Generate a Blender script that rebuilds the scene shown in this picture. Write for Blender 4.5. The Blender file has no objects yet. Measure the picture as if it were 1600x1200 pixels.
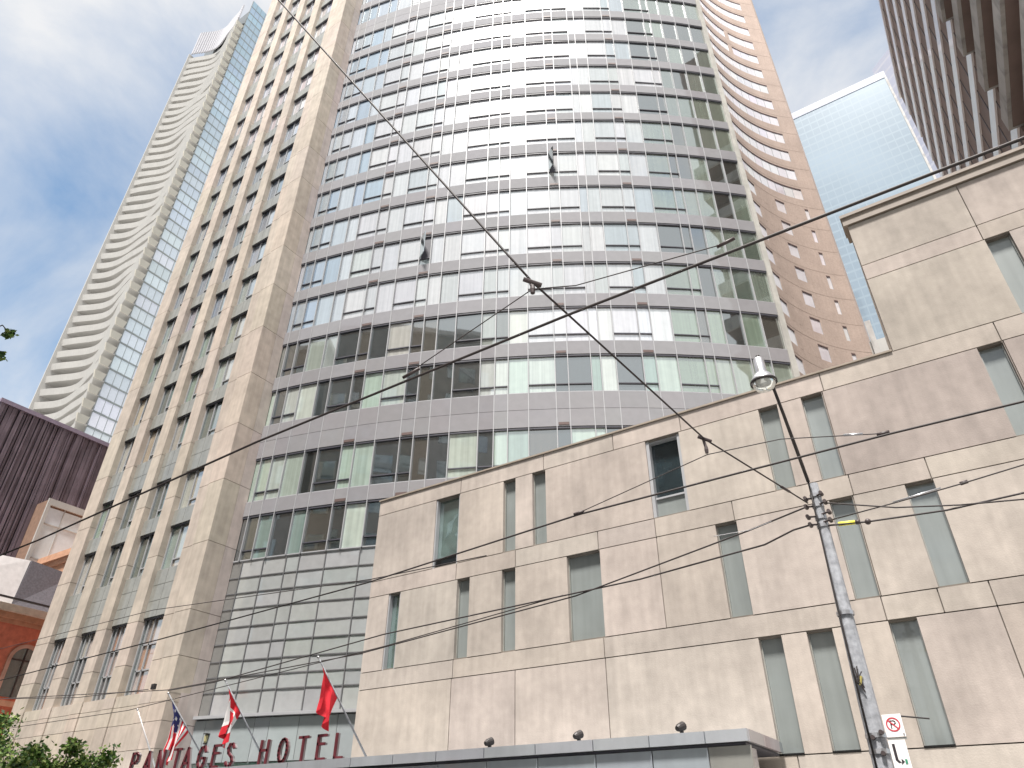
import bpy, math, random
from mathutils import Vector, Matrix, Quaternion
random.seed(7)
R_ = math.radians
sc = bpy.context.scene
col = sc.collection

# ------------------------------------------------------------------ camera
CAM = Vector((0, 0, 1.6))
F = 1094.73
_a = Vector((-2.08688644, -0.61685889, -0.33761762))      # world -> camera rotation (axis * angle)
RW = Matrix.Rotation(_a.length, 3, _a.normalized())
cd = bpy.data.cameras.new("camera"); cam = bpy.data.objects.new("camera", cd); col.objects.link(cam)
cd.sensor_width = 36; cd.lens = F / 1600 * 36; cd.clip_end = 2000; cd.clip_start = 0.1
cam.matrix_world = Matrix.Translation(CAM) @ RW.transposed().to_4x4()
sc.camera = cam

# ------------------------------------------------------------------ sky and sun
SUN_EL, SUN_AZ = 67, 166          # azimuth clockwise from +Y
w = bpy.data.worlds.new("World"); sc.world = w; w.use_nodes = True
CL = (4.2, 1.9, 0.7)
nt = w.node_tree; N = nt.nodes; L = nt.links
bg = N["Background"]; bg.inputs[1].default_value = 0.10
sky = N.new("ShaderNodeTexSky"); sky.sky_type = 'NISHITA'; sky.sun_disc = False
sky.sun_elevation = R_(SUN_EL); sky.sun_rotation = R_(SUN_AZ); sky.air_density = 1.0; sky.dust_density = 0.15; sky.ozone_density = 1.6
tc = N.new("ShaderNodeTexCoord"); mp = N.new("ShaderNodeMapping"); mp.inputs['Scale'].default_value = (1.0, 1.0, 1.5)
mp.inputs['Location'].default_value = CL
n1 = N.new("ShaderNodeTexNoise"); n1.inputs['Scale'].default_value = 2.1; n1.inputs['Detail'].default_value = 9; n1.inputs['Roughness'].default_value = 0.56
n1.inputs['Distortion'].default_value = 0.35
cr = N.new("ShaderNodeValToRGB"); cr.color_ramp.elements[0].position = 0.28; cr.color_ramp.elements[1].position = 0.50
cr.color_ramp.elements[0].color = (0.16,) * 3 + (1,)
mx = N.new("ShaderNodeMix"); mx.data_type = 'RGBA'
L.new(tc.outputs['Generated'], mp.inputs[0]); L.new(mp.outputs[0], n1.inputs[0]); L.new(n1.outputs[0], cr.inputs[0])
L.new(cr.outputs[0], mx.inputs[0]); vm = N.new('ShaderNodeVectorMath'); vm.operation = 'MULTIPLY'; vm.inputs[1].default_value = (.60, .88, .92); L.new(sky.outputs[0], vm.inputs[0]); L.new(vm.outputs[0], mx.inputs[6]); mx.inputs[7].default_value = (4.15, 4.2, 4.3, 1)
L.new(mx.outputs[2], bg.inputs[0])
sd = bpy.data.lights.new("sun", 'SUN'); sd.energy = 4.8; sd.angle = R_(9); sd.color = (1, .955, .90)
sun = bpy.data.objects.new("sun", sd); col.objects.link(sun)
az, el = R_(SUN_AZ), R_(SUN_EL)
sv = Vector((math.sin(az) * math.cos(el), math.cos(az) * math.cos(el), math.sin(el)))
sun.rotation_euler = sv.to_track_quat('Z', 'Y').to_euler()
sc.view_settings.view_transform = 'Standard'; sc.view_settings.look = 'None'; sc.view_settings.gamma = 1
sc.view_settings.exposure = 1.08

# ------------------------------------------------------------------ materials
def mat(name, base, rough=0.8, metal=0.0, var=0.12, nscale=3.0, streak=0.0, bump=0.0, refl=0.0, tint=False, fold=0.0,
        bscale=None, wave=0.0, spec=0.4, stain=0.0, blotch=0.0):
    m = bpy.data.materials.new(name); m.use_nodes = True
    t = m.node_tree; n = t.nodes; l = t.links
    p = n["Principled BSDF"]; p.inputs['Roughness'].default_value = rough; p.inputs['Metallic'].default_value = metal
    p.inputs['Specular IOR Level'].default_value = spec
    co = n.new("ShaderNodeNewGeometry")
    def noise(scale, det=4, vec=(1, 1, 1)):
        mpp = n.new("ShaderNodeMapping"); mpp.inputs['Scale'].default_value = vec
        l.new(co.outputs['Position'], mpp.inputs[0])
        x = n.new("ShaderNodeTexNoise"); x.inputs['Scale'].default_value = scale; x.inputs['Detail'].default_value = det
        l.new(mpp.outputs[0], x.inputs[0]); return x.outputs[0]
    def rng(src, a, b, fa=.3, fb=.7):
        x = n.new("ShaderNodeMapRange"); x.inputs[1].default_value = fa; x.inputs[2].default_value = fb
        x.inputs[3].default_value = a; x.inputs[4].default_value = b; l.new(src, x.inputs[0]); return x.outputs[0]
    def mul(c, f):
        x = n.new("ShaderNodeVectorMath"); x.operation = 'MULTIPLY'
        l.new(c, x.inputs[0]); l.new(f, x.inputs[1]); return x.outputs[0]
    if tint:
        at = n.new("ShaderNodeAttribute"); at.attribute_name = "tint"; c = at.outputs['Color']
    else:
        rg = n.new("ShaderNodeRGB"); rg.outputs[0].default_value = (*base, 1); c = rg.outputs[0]
    if var: c = mul(c, rng(noise(nscale, 6), 1 - var, 1 + var))
    if blotch: c = mul(c, rng(noise(.55, 5), 1 - blotch, 1 + blotch * .7))
    if streak: c = mul(c, rng(noise(1.0, 5, (5, 5, .35)), 1 - streak, 1 + streak * .5))
    if stain: c = mul(c, rng(noise(1.3, 7, (1, 1, .5)), 1 - stain, 1.0, .35, .5))
    if fold: c = mul(c, rng(noise(1.0, 3, (7, 7, .15)), 1 - fold, 1 + fold * .6))
    l.new(c, p.inputs['Base Color'])
    nrm = None
    if bump:
        b = n.new("ShaderNodeBump"); b.inputs['Strength'].default_value = bump; b.inputs['Distance'].default_value = .02
        l.new(noise(bscale or nscale * 6, 6), b.inputs['Height']); nrm = b.outputs[0]; l.new(nrm, p.inputs['Normal'])
    if refl:
        g = n.new("ShaderNodeBsdfGlossy"); g.inputs['Roughness'].default_value = .025; g.inputs['Color'].default_value = (.90, .95, .95, 1)
        if wave:
            b = n.new("ShaderNodeBump"); b.inputs['Strength'].default_value = wave; b.inputs['Distance'].default_value = .05
            l.new(noise(.55, 2), b.inputs['Height']); l.new(b.outputs[0], g.inputs['Normal'])
        fr = n.new("ShaderNodeLayerWeight"); fr.inputs[0].default_value = .35
        x = n.new("ShaderNodeMapRange"); x.inputs[3].default_value = refl; x.inputs[4].default_value = min(1, refl + .45); l.new(fr.outputs['Fresnel'], x.inputs[0])
        ms = n.new("ShaderNodeMixShader"); l.new(x.outputs[0], ms.inputs[0]); l.new(p.outputs[0], ms.inputs[1]); l.new(g.outputs[0], ms.inputs[2])
        l.new(ms.outputs[0], n["Material Output"].inputs[0])
    return m
M = dict(
    stone=mat("stone", (.52, .46, .385), .85, tint=True, var=.09, nscale=2.2, streak=.12, bump=.12, blotch=.1),
    precast=mat("precast", (.45, .39, .33), .9, tint=True, var=.07, nscale=4, streak=.10, bump=.18, bscale=30, blotch=.16, stain=.10),
    joint=mat("joint", (.16, .14, .12), .95, var=.2),
    spandrel=mat("spandrel", (.34, .335, .35), .75, metal=.0, spec=.12, tint=True, var=.04, refl=.05, wave=.02),
    mullion=mat("mullion", (.34, .345, .36), .45, metal=.1, var=.05),
    darkframe=mat("dark_frame", (.06, .06, .075), .5, var=.1),
    flank=mat('flank_glass', (.5, .5, .5), .3, tint=True, var=.05, refl=.09, wave=.03),
    railgrey=mat('rail_grey', (.12, .12, .125), .5, var=.1),
    vent=mat("vent", (.10, .065, .06), .6, var=.1),
    pane=mat("pane", (.5, .5, .5), .3, tint=True, var=.05, fold=.18, refl=.38, wave=.05),
    basepane=mat("base_pane", (.3, .32, .32), .25, tint=True, var=.06, refl=.22, wave=.06),
    recess=mat("recess_panel", (.215, .235, .23), .4, var=.07, nscale=1.2, streak=.10, refl=.035, wave=.03),
    greenspan=mat("green_spandrel", (.25, .25, .23), .55, var=.1, refl=.05, wave=.03, streak=.15),
    brick=mat("brick_wall", (.40, .315, .27), .9, var=.08, nscale=6, streak=.05, bump=.2, blotch=.10),
    brickjoint=mat("brick_band", (.33, .26, .22), .9, var=.1),
    white=mat("white_panel", (.43, .425, .41), .7, var=.05, nscale=.4, streak=.06),
    cream=mat("cream_end", (.50, .48, .42), .75, var=.06, nscale=.5),
    brownsoffit=mat("brown_soffit", (.20, .15, .135), .7, var=.12, nscale=.8),
    concband=mat("grey_parapet", (.42, .41, .40), .8, var=.12, nscale=.7, stain=.3),
    whiteband=mat("pale_band", (.88, .84, .84), .6, var=.05, nscale=.5, refl=.15, wave=.02),
    ribs=mat("ribbed_metal", (.155, .12, .145), .5, metal=.15, var=.22, nscale=.7, streak=.25),
    orangebox=mat("rust_panel", (.23, .145, .105), .7, var=.15),
    redbrick=mat("red_brick", (.50, .17, .11), .9, var=.22, nscale=3, bump=.2),
    terracotta=mat("terracotta", (.45, .25, .16), .8, var=.15, nscale=3),
    slate=mat("slate", (.10, .095, .11), .8, var=.2, nscale=8, bump=.3),
    paleroof=mat("pale_roof", (.50, .48, .48), .6, var=.1),
    steel=mat("steel", (.5, .5, .52), .35, metal=.85, var=.1),
    canopy=mat("canopy_metal", (.27, .29, .315), .4, metal=.35, tint=True, var=.06, nscale=1.2, refl=.05, streak=.06),
    polecon=mat("pole_concrete", (.31, .32, .345), .85, var=.3, nscale=9, bump=.25, streak=.2),
    dark=mat("dark_metal", (.045, .04, .04), .5, metal=.3, var=.2),
    wire=mat("wire", (.035, .028, .028), .6, var=.1),
    rubber=mat("insulator", (.06, .045, .045), .5, var=.2),
    yellow=mat("yellow_tube", (.75, .68, .08), .5, var=.08),
    maroon=mat("maroon_letter", (.12, .022, .03), .5, var=.15),
    letterside=mat("letter_return", (.22, .20, .205), .5, var=.1),
    greenglass=mat("green_glass", (.16, .30, .26), .2, var=.15, refl=.3, wave=.05),
    flagcloth=mat("flag_cloth", (.5, .5, .5), .8, tint=True, var=.05),
    signwhite=mat("sign_white", (.82, .80, .80), .4, var=.04),
    signred=mat("sign_red", (.50, .05, .07), .5, var=.03),
    signblack=mat("sign_black", (.03, .025, .03), .5, var=.03),
    signgreen=mat("sign_green", (.05, .25, .15), .5, var=.03),
    asphalt=mat("asphalt", (.05, .05, .052), .9, var=.25, nscale=12, bump=.3),
    sidewalk=mat("sidewalk", (.42, .41, .39), .9, var=.1, nscale=3),
    paint=mat("road_paint", (.7, .7, .66), .7, var=.1),
    bark=mat("bark", (.12, .09, .07), .9, var=.3, nscale=12, bump=.4),
    leaf=mat("leaf", (.07, .14, .035), .6, tint=True, var=.2, nscale=2),
    oppbrick=mat("opposite_wall", (.22, .20, .18), .9, var=.15, nscale=1),
    oppglass=mat("opposite_glass", (.05, .07, .07), .2, var=.2, refl=.3),
    rail=mat("rail_steel", (.3, .28, .27), .3, metal=.9, var=.1),
    glassclear=mat("lamp_glass", (.55, .56, .52), .12, var=.05, refl=.2),
    brightpane=mat("bright_pane", (.62, .60, .64), .3, tint=True, var=.04, fold=.06, refl=.14, wave=.04),
)
# far glass tower: fine grid of panes in the material
def gridmat(name, base, line, sx, sz, refl, var=.1):
    m = mat(name, base, .25, var=var, nscale=.06, refl=refl, wave=.02)
    t = m.node_tree; n = t.nodes; l = t.links; p = n["Principled BSDF"]
    g = n.new("ShaderNodeNewGeometry"); sp = n.new("ShaderNodeSeparateXYZ"); l.new(g.outputs['Position'], sp.inputs[0])
    ad = n.new("ShaderNodeMath"); ad.operation = 'ADD'; l.new(sp.outputs[0], ad.inputs[0]); l.new(sp.outputs[1], ad.inputs[1])
    def ln(src, s, wd):
        a = n.new("ShaderNodeMath"); a.operation = 'DIVIDE'; l.new(src, a.inputs[0]); a.inputs[1].default_value = s
        b = n.new("ShaderNodeMath"); b.operation = 'FRACT'; l.new(a.outputs[0], b.inputs[0])
        c = n.new("ShaderNodeMath"); c.operation = 'LESS_THAN'; l.new(b.outputs[0], c.inputs[0]); c.inputs[1].default_value = wd; return c.outputs[0]
    mx_ = n.new("ShaderNodeMath"); mx_.operation = 'MAXIMUM'; l.new(ln(ad.outputs[0], sx, .12), mx_.inputs[0]); l.new(ln(sp.outputs[2], sz, .22), mx_.inputs[1])
    old = p.inputs['Base Color'].links[0].from_socket
    mix = n.new("ShaderNodeMix"); mix.data_type = 'RGBA'; l.new(mx_.outputs[0], mix.inputs[0]); l.new(old, mix.inputs[6]); mix.inputs[7].default_value = (*line, 1)
    l.new(mix.outputs[2], p.inputs['Base Color']); return m
M['bluegrid'] = gridmat("blue_curtain_wall", (.19, .25, .31), (.215, .275, .33), 1.5, 2.2, .08)
M['lavgrid'] = gridmat("lavender_curtain_wall", (.33, .34, .42), (.40, .40, .46), 2.0, 4.0, .10)

# ------------------------------------------------------------------ mesh helpers
ORG = {}
class MB:
    def __init__(s): s.v = []; s.f = []; s.c = []
    def quad(s, a, b, c, d, tint=None):
        i = len(s.v); s.v += [Vector(a), Vector(b), Vector(c), Vector(d)]; s.f.append((i, i+1, i+2, i+3)); s.c.append(tint); return s
    def poly(s, pts, tint=None):
        i = len(s.v); s.v += [Vector(p) for p in pts]; s.f.append(tuple(range(i, i+len(pts)))); s.c.append(tint); return s
    def hexa(s, p, tint=None):      # p: 8 corners, bottom loop 0-3 then top loop 4-7
        i = len(s.v); s.v += [Vector(q) for q in p]
        for f in ((0, 3, 2, 1), (4, 5, 6, 7), (0, 1, 5, 4), (1, 2, 6, 5), (2, 3, 7, 6), (3, 0, 4, 7)):
            s.f.append(tuple(i+k for k in f)); s.c.append(tint)
        return s
    def box(s, x0, x1, y0, y1, z0, z1, tint=None):
        return s.hexa([(x0, y0, z0), (x1, y0, z0), (x1, y1, z0), (x0, y1, z0), (x0, y0, z1), (x1, y0, z1), (x1, y1, z1), (x0, y1, z1)], tint)
    def prism(s, pts, z0, z1, tint=None):
        n = len(pts); i = len(s.v)
        s.v += [Vector((p[0], p[1], z0)) for p in pts] + [Vector((p[0], p[1], z1)) for p in pts]
        for k in range(n):
            s.f.append((i+k, i+(k+1) % n, i+n+(k+1) % n, i+n+k)); s.c.append(tint)
        s.f.append(tuple(i+n+k for k in range(n))); s.c.append(tint)
        s.f.append(tuple(i+n-1-k for k in range(n))); s.c.append(tint); return s
    def tube(s, pts, r, n=6, tint=None, caps=True):
        pts = [Vector(p) for p in pts]; rr = r if isinstance(r, (list, tuple)) else [r] * len(pts)
        base = len(s.v); up = Vector((0.13, .31, .94)).normalized()
        for k, p in enumerate(pts):
            t = (pts[min(k+1, len(pts)-1)] - pts[max(k-1, 0)]).normalized()
            a = t.cross(up)
            if a.length < 1e-3: a = t.cross(Vector((1, 0, 0)))
            a.normalize(); b = t.cross(a)
            for j in range(n):
                an = 2 * math.pi * j / n; s.v.append(p + rr[k] * (math.cos(an) * a + math.sin(an) * b))
        for k in range(len(pts)-1):
            for j in range(n):
                o = base + k * n; s.f.append((o+j, o+(j+1) % n, o+n+(j+1) % n, o+n+j)); s.c.append(tint)
        if caps:
            s.f.append(tuple(base+j for j in range(n))[::-1]); s.c.append(tint)
            o = base + (len(pts)-1) * n; s.f.append(tuple(o+j for j in range(n))); s.c.append(tint)
        return s
    def ball(s, c, r, n=8, m=6, sz=1.0, tint=None):
        pr = [(r * math.sin(math.pi * (k + .02) / (m + .04)), -r * sz * math.cos(math.pi * (k + .02) / (m + .04))) for k in range(m+1)]
        return s.lathe(c, pr, n, tint)
    def lathe(s, c, prof, n=16, tint=None, axis=None):
        base = len(s.v); c = Vector(c)
        q = Vector((0, 0, 1)).rotation_difference(Vector(axis)) if axis is not None else None
        for r, z in prof:
            for j in range(n):
                an = 2 * math.pi * j / n; p = Vector((r * math.cos(an), r * math.sin(an), z))
                s.v.append(c + (q @ p if q else p))
        for k in range(len(prof)-1):
            for j in range(n):
                o = base + k * n; s.f.append((o+j, o+(j+1) % n, o+n+(j+1) % n, o+n+j)); s.c.append(tint)
        return s
    def build(s, name, m, parent=None, smooth=False, **props):
        me = bpy.data.meshes.new(name); o = bpy.data.objects.new(name, me); col.objects.link(o)
        org = Vector((0, 0, 0))
        if parent is not None:
            org = ORG[parent]; o.parent = parent
        ORG[o] = org
        me.from_pydata([v - org for v in s.v], [], s.f); me.materials.append(m)
        if any(c is not None for c in s.c):
            at = me.color_attributes.new("tint", 'FLOAT_COLOR', 'CORNER'); li = 0
            for fi, f in enumerate(s.f):
                c = s.c[fi] or (.5, .5, .5)
                for _ in f: at.data[li].color = (*c, 1); li += 1
        if smooth:
            for p in me.polygons: p.use_smooth = True
        for k, v in props.items(): o[k] = v
        return o
def thing(name, label, cat, loc=(0, 0, 0), group=None):
    o = bpy.data.objects.new(name, None); col.objects.link(o); o.location = loc; ORG[o] = Vector(loc)
    o['label'] = label; o['category'] = cat
    if group: o['group'] = group
    return o
def tag(o, label, cat, group=None):
    o['label'] = label; o['category'] = cat
    if group: o['group'] = group
    return o
def jit(c, a, b=0.0):
    k = 1 + random.uniform(-a, a); return tuple(max(0, x * k * (1 + random.uniform(-b, b))) for x in c)

# ------------------------------------------------------------------ ground, road, pavements
MB().quad((-1500, -1500, -.03), (1500, -1500, -.03), (1500, 1500, -.03), (-1500, 1500, -.03)).build('ground', M['sidewalk'], kind='structure')
MB().quad((-200, .9, 0), (200, .9, 0), (200, 12.2, 0), (-200, 12.2, 0)).build('road', M['asphalt'], kind='structure')
MB().box(-200, 200, 12.2, 17.6, -.02, .13).build('pavement', M['sidewalk'], kind='structure')
MB().box(-200, 200, -4, .9, -.02, .13).build('pavement', M['sidewalk'], kind='structure')
for y in (3.78, 5.26, 7.75, 9.23):
    MB().box(-200, 200, y - .035, y + .035, .002, .012).build('tram_rail', M['rail'], kind='structure')
mb = MB()
for k in range(-20, 20): mb.box(k * 6, k * 6 + 3, 6.45, 6.57, .001, .005)
mb.build('road_marking', M['paint'], kind='structure')

# ------------------------------------------------------------------ hotel tower: stone wing and curved glass front
tower = thing('hotel_tower', 'tall hotel with a pale stone wing and a curved grey glass front', 'building', (-26.8, 17, 0))
STONE = (.45, .39, .335); PINK = (.47, .405, .38)
XC = -26.76; YR = 18.47
SH = [9.84, 14.09, 16.91, 20.74, 23.59, 26.5, 29.4, 32.2, 35.1, 38.0, 41.0, 43.8, 46.7, 49.5, 52.5, 56.4, 59.3, 62.1, 64.9, 67.8, 70.7]
joints = [5.5, 7.9] + [9.7 + 2.93 * k for k in range(24)]
TOP = 76.0
def pier(x0, x1, yb, z0=6.55, tint=STONE, y0=17.0, side=True):
    mb = MB(); zs = [z for z in joints if z > z0 + .3 and z < TOP]; zs = [z0] + zs + [TOP]
    for a, b in zip(zs, zs[1:]):
        mb.box(x0, x1, y0, yb, a + .012, b - .012, jit(tint, .035, .015))
    mb.box(x0 + .03, x1 - .03, y0 + .03, yb, z0, TOP - .05, tuple(.55 * c for c in tint))
    return mb
P = [(-38.76, -37.55), (-36.0, -35.2), (-33.55, -32.75), (-31.15, -30.35), (-28.62, -26.76)]
for i, (a, b) in enumerate(P[:4]): pier(a, b, 17.45).build('stone_pier', M['stone'], tower)
mb = pier(-28.62, -27.85, 17.5, y0=17.06); mb.build('stone_pier', M['stone'], tower)
mb = pier(-27.84, XC, 17.9, y0=17.0); mb.build('stone_pier', M['stone'], tower)
# return wall facing the glass front
mb = MB(); zs = [0.2] + [z for z in joints] + [TOP]
for a, b in zip(zs, zs[1:]):
    mb.box(XC - .5, XC + .004, 17.91, YR, a + .012, b - .012, jit(PINK, .04, .02))
mb.box(XC - .5, XC - .03, 17.9, YR - .02, 0, TOP, tuple(.5 * c for c in PINK))
mb.build('return_wall', M['stone'], tower)
# outer flank (left side) and body behind
MB().box(-38.76, -38.3, 17.46, 42, 0, TOP, STONE).build('side_wall', M['stone'], tower)
MB().prism([(-38.2, 17.75), (-27.3, 17.95), (-27.3, 41), (-38.2, 41)], 0, TOP - .5).build('core', M['oppbrick'], tower)
# base of the wing with its seams
mb = MB()
bz = [0, 1.2, 2.6, 3.9, 4.62, 5.56, 6.24, 6.68]
bx = [-38.76, -37.55, -36.0, -35.2, -33.55, -32.75, -31.15, -30.35, -28.62, -27.84, XC]
for k in range(len(bx)-1):
    for a, b in zip(bz, bz[1:]):
        isbay = k in (1, 3, 5, 7)
        if isbay and b <= 3.95: continue
        pr = 0.0 if not isbay else .05
        mb.box(bx[k] + .008, bx[k+1] - .008, 17 - .02 + pr, 17.5, a + .009, b - .009, jit(STONE, .04, .02))
mb.box(-38.7, XC - .05, 17.08, 17.7, 0.05, 6.6, tuple(.5 * c for c in STONE))
mb.box(-27.8, XC + .002, 17.51, 17.92, 0, 6.6, PINK)
mb.build('base_wall', M['stone'], tower)
for k in (1, 3, 5, 7):
    f = MB().box(bx[k] + .05, bx[k+1] - .05, 17.3, 17.36, .3, 3.9).build('shop_window', M['greenglass'], tower)
    m2 = MB(); xm = (bx[k] + bx[k+1]) / 2; m2.box(xm - .03, xm + .03, 17.05, 17.29, .3, 3.9); m2.box(bx[k] + .02, bx[k+1] - .02, 17.05, 17.28, 3.3, 3.36); m2.build('frame', M['mullion'], f)
# windows and spandrels between the piers
BAYS = [(-37.55, -36.0), (-35.2, -33.55), (-32.75, -31.15), (-30.35, -28.62)]
for bi, (x0, x1) in enumerate(BAYS):
    prev = 6.7
    for fi, h in enumerate(SH):
        sill = 6.72 if fi == 0 else (11.98 if fi == 1 else (14.88 if fi == 2 else (18.62 if fi == 3 else h - 1.98)))
        # window
        tall = fi == 0
        g = MB(); wv = x1 - x0; xm = x0 + wv * .42
        hi = h > 45
        if tall: pal = [(.45, .22, .13), (.40, .30, .24), (.06, .05, .05), (.50, .42, .38)]  # palettes paint in reflected tones, orange-brown in the tall bottom row
        elif hi: pal = [(.62, .55, .58), (.50, .50, .58), (.62, .58, .62)]
        elif h > 27: pal = [(.30, .36, .44), (.22, .27, .34), (.45, .47, .52), (.35, .40, .40)]
        else: pal = [(.22, .30, .26), (.42, .42, .38), (.10, .12, .11), (.34, .38, .34), (.5, .4, .3)]
        tz = sill + (.42 if not tall else 1.0)
        yg = 17.39
        def pn(a, b, c, d, tn):
            e = random.uniform(-.006, .006); e2 = random.uniform(-.006, .006)
            g.quad((a, yg, c), (b, yg + e, c), (b, yg + e + e2, d), (a, yg + e2, d), tn)
        if tall:
            for a, b in ((x0 + .35, xm), (xm, x1)):
                zz = [sill, sill + .95, sill + 2.0, h]
                for q, r in zip(zz, zz[1:]): pn(a, b, q, r, jit(random.choice(pal), .2, .05))
            g.quad((x0, yg, sill), (x0 + .35, yg, sill), (x0 + .35, yg, h), (x0, yg, h), (.12, .14, .14))
        else:
            pn(x0, xm, sill, h, jit(random.choice(pal), .2, .05)); pn(xm, x1, tz, h, jit(random.choice(pal), .2, .05)); pn(xm, x1, sill, tz, jit(random.choice(pal), .2, .05))
        wn = g.build('window', M['pane'], tower)
        fr = MB(); yf = 17.32
        fr.box(xm - .035, xm + .035, yf, 17.38, sill, h)
        fr.box(x0, x0 + .05, yf, 17.38, sill, h); fr.box(x1 - .05, x1, yf, 17.38, sill, h)
        if not tall: fr.box(xm + .035, x1 - .05, yf, 17.38, tz - .03, tz + .03)
        else:
            for q in (sill + .95, sill + 2.0): fr.box(x0 + .3, x1 - .05, yf, 17.38, q - .03, q + .03)
            fr.box(x0 + .3, x0 + .36, yf, 17.38, sill, h)
        fr.build('frame', M['mullion'], wn)
        # spandrel above this window up to the next sill
        if fi + 1 < len(SH):
            nh = SH[fi+1]; ns = 11.98 if fi == 0 else (14.88 if fi == 1 else (18.62 if fi == 2 else nh - 1.98))
            nrow = max(1, round((ns - h) / .85)); dz = (ns - h) / nrow
            sp = MB()
            for r in range(nrow):
                for q in range(2):
                    a = x0 + (x1 - x0) * (q * .5); b = x0 + (x1 - x0) * (q * .5 + .5)
                    sp.box(a + .012, b - .012, 17.2, 17.36, h + r * dz + .012, h + (r+1) * dz - .012)
            sp.box(x0 + .002, x1 - .002, 17.22, 17.35, h, ns)
            sp.build('spandrel', M['greenspan'], tower)
        MB().box(x0 + .01, x1 - .01, 17.24, 17.33, h - .07, h - .004).build('head_shade_strip', M['darkframe'], wn)  # dark strip painting the shade under the window head

# ---- curved glass front: circle centre and radius found from the photograph
GC = Vector((-35.87, 64.49)); GR = 46.864
A0 = math.atan2(XC - GC.x, GC.y - YR)
STOT = 25.98
def gp(s, z, dr=0.0):
    a = A0 + s / GR; r = GR + dr
    return Vector((GC.x + r * math.sin(a), GC.y - r * math.cos(a), z))
MU = [0.0, .35, .99, 1.75, 2.76, 3.47, 4.7, 5.35, 6.33, 7.54, 8.18, 8.89, 9.84, 11.15, 11.85, 12.48, 13.42, 14.67, 15.27, 16.34, 16.8, 17.51, 18.76, 19.38, 20.4, 21.7, 22.2, 22.98, 23.98, 24.99, STOT]
GH = [14.16, 17.12, 21.03, 23.95, 26.9, 29.8, 32.74, 35.7, 38.67, 41.5, 44.36, 47.25, 50.14, 53.1, 57.1, 60.05, 63.0, 65.9, 68.8, 71.7]
def gsill(i):
    if i == 0: return 12.05
    if i == 1: return 14.86
    if i == 2: return 18.93
    return GH[i] - 2.15
def arcbox(mb, s0, s1, z0, z1, d0, d1, tint=None, seg=None):
    n = seg or max(1, int((s1 - s0) / .9)); 
    for k in range(n):
        a = s0 + (s1 - s0) * k / n; b = s0 + (s1 - s0) * (k+1) / n
        mb.hexa([gp(a, z0, d1), gp(b, z0, d1), gp(b, z0, d0), gp(a, z0, d0), gp(a, z1, d1), gp(b, z1, d1), gp(b, z1, d0), gp(a, z1, d0)], tint)
SPC = (.235, .23, .243)
VB = [6, 9, 17, 22]              # narrow bays with a vent above
TB = [1, 2, 5, 6, 8, 9, 12, 13, 14, 16, 17, 18, 21, 22, 24, 25]   # bays with a low transom
def proj(p):
    c = RW @ (p - CAM); return (800 + F * c.x / -c.z, 600 - F * c.y / -c.z)
panes = []
DARK = {3: [1, 2, 5, 6, 7, 9, 10, 11, 12, 27], 2: [6, 9, 10, 11, 12, 17, 18], 1: [4, 5, 9, 10, 16, 17], 0: [1, 5, 6], 5: [24, 25, 26], 7: [25, 26], 9: [24, 25], 11: [24, 26], 4: [26]}  # panes painted dark, for mirrored dark buildings and dark rooms
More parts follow.
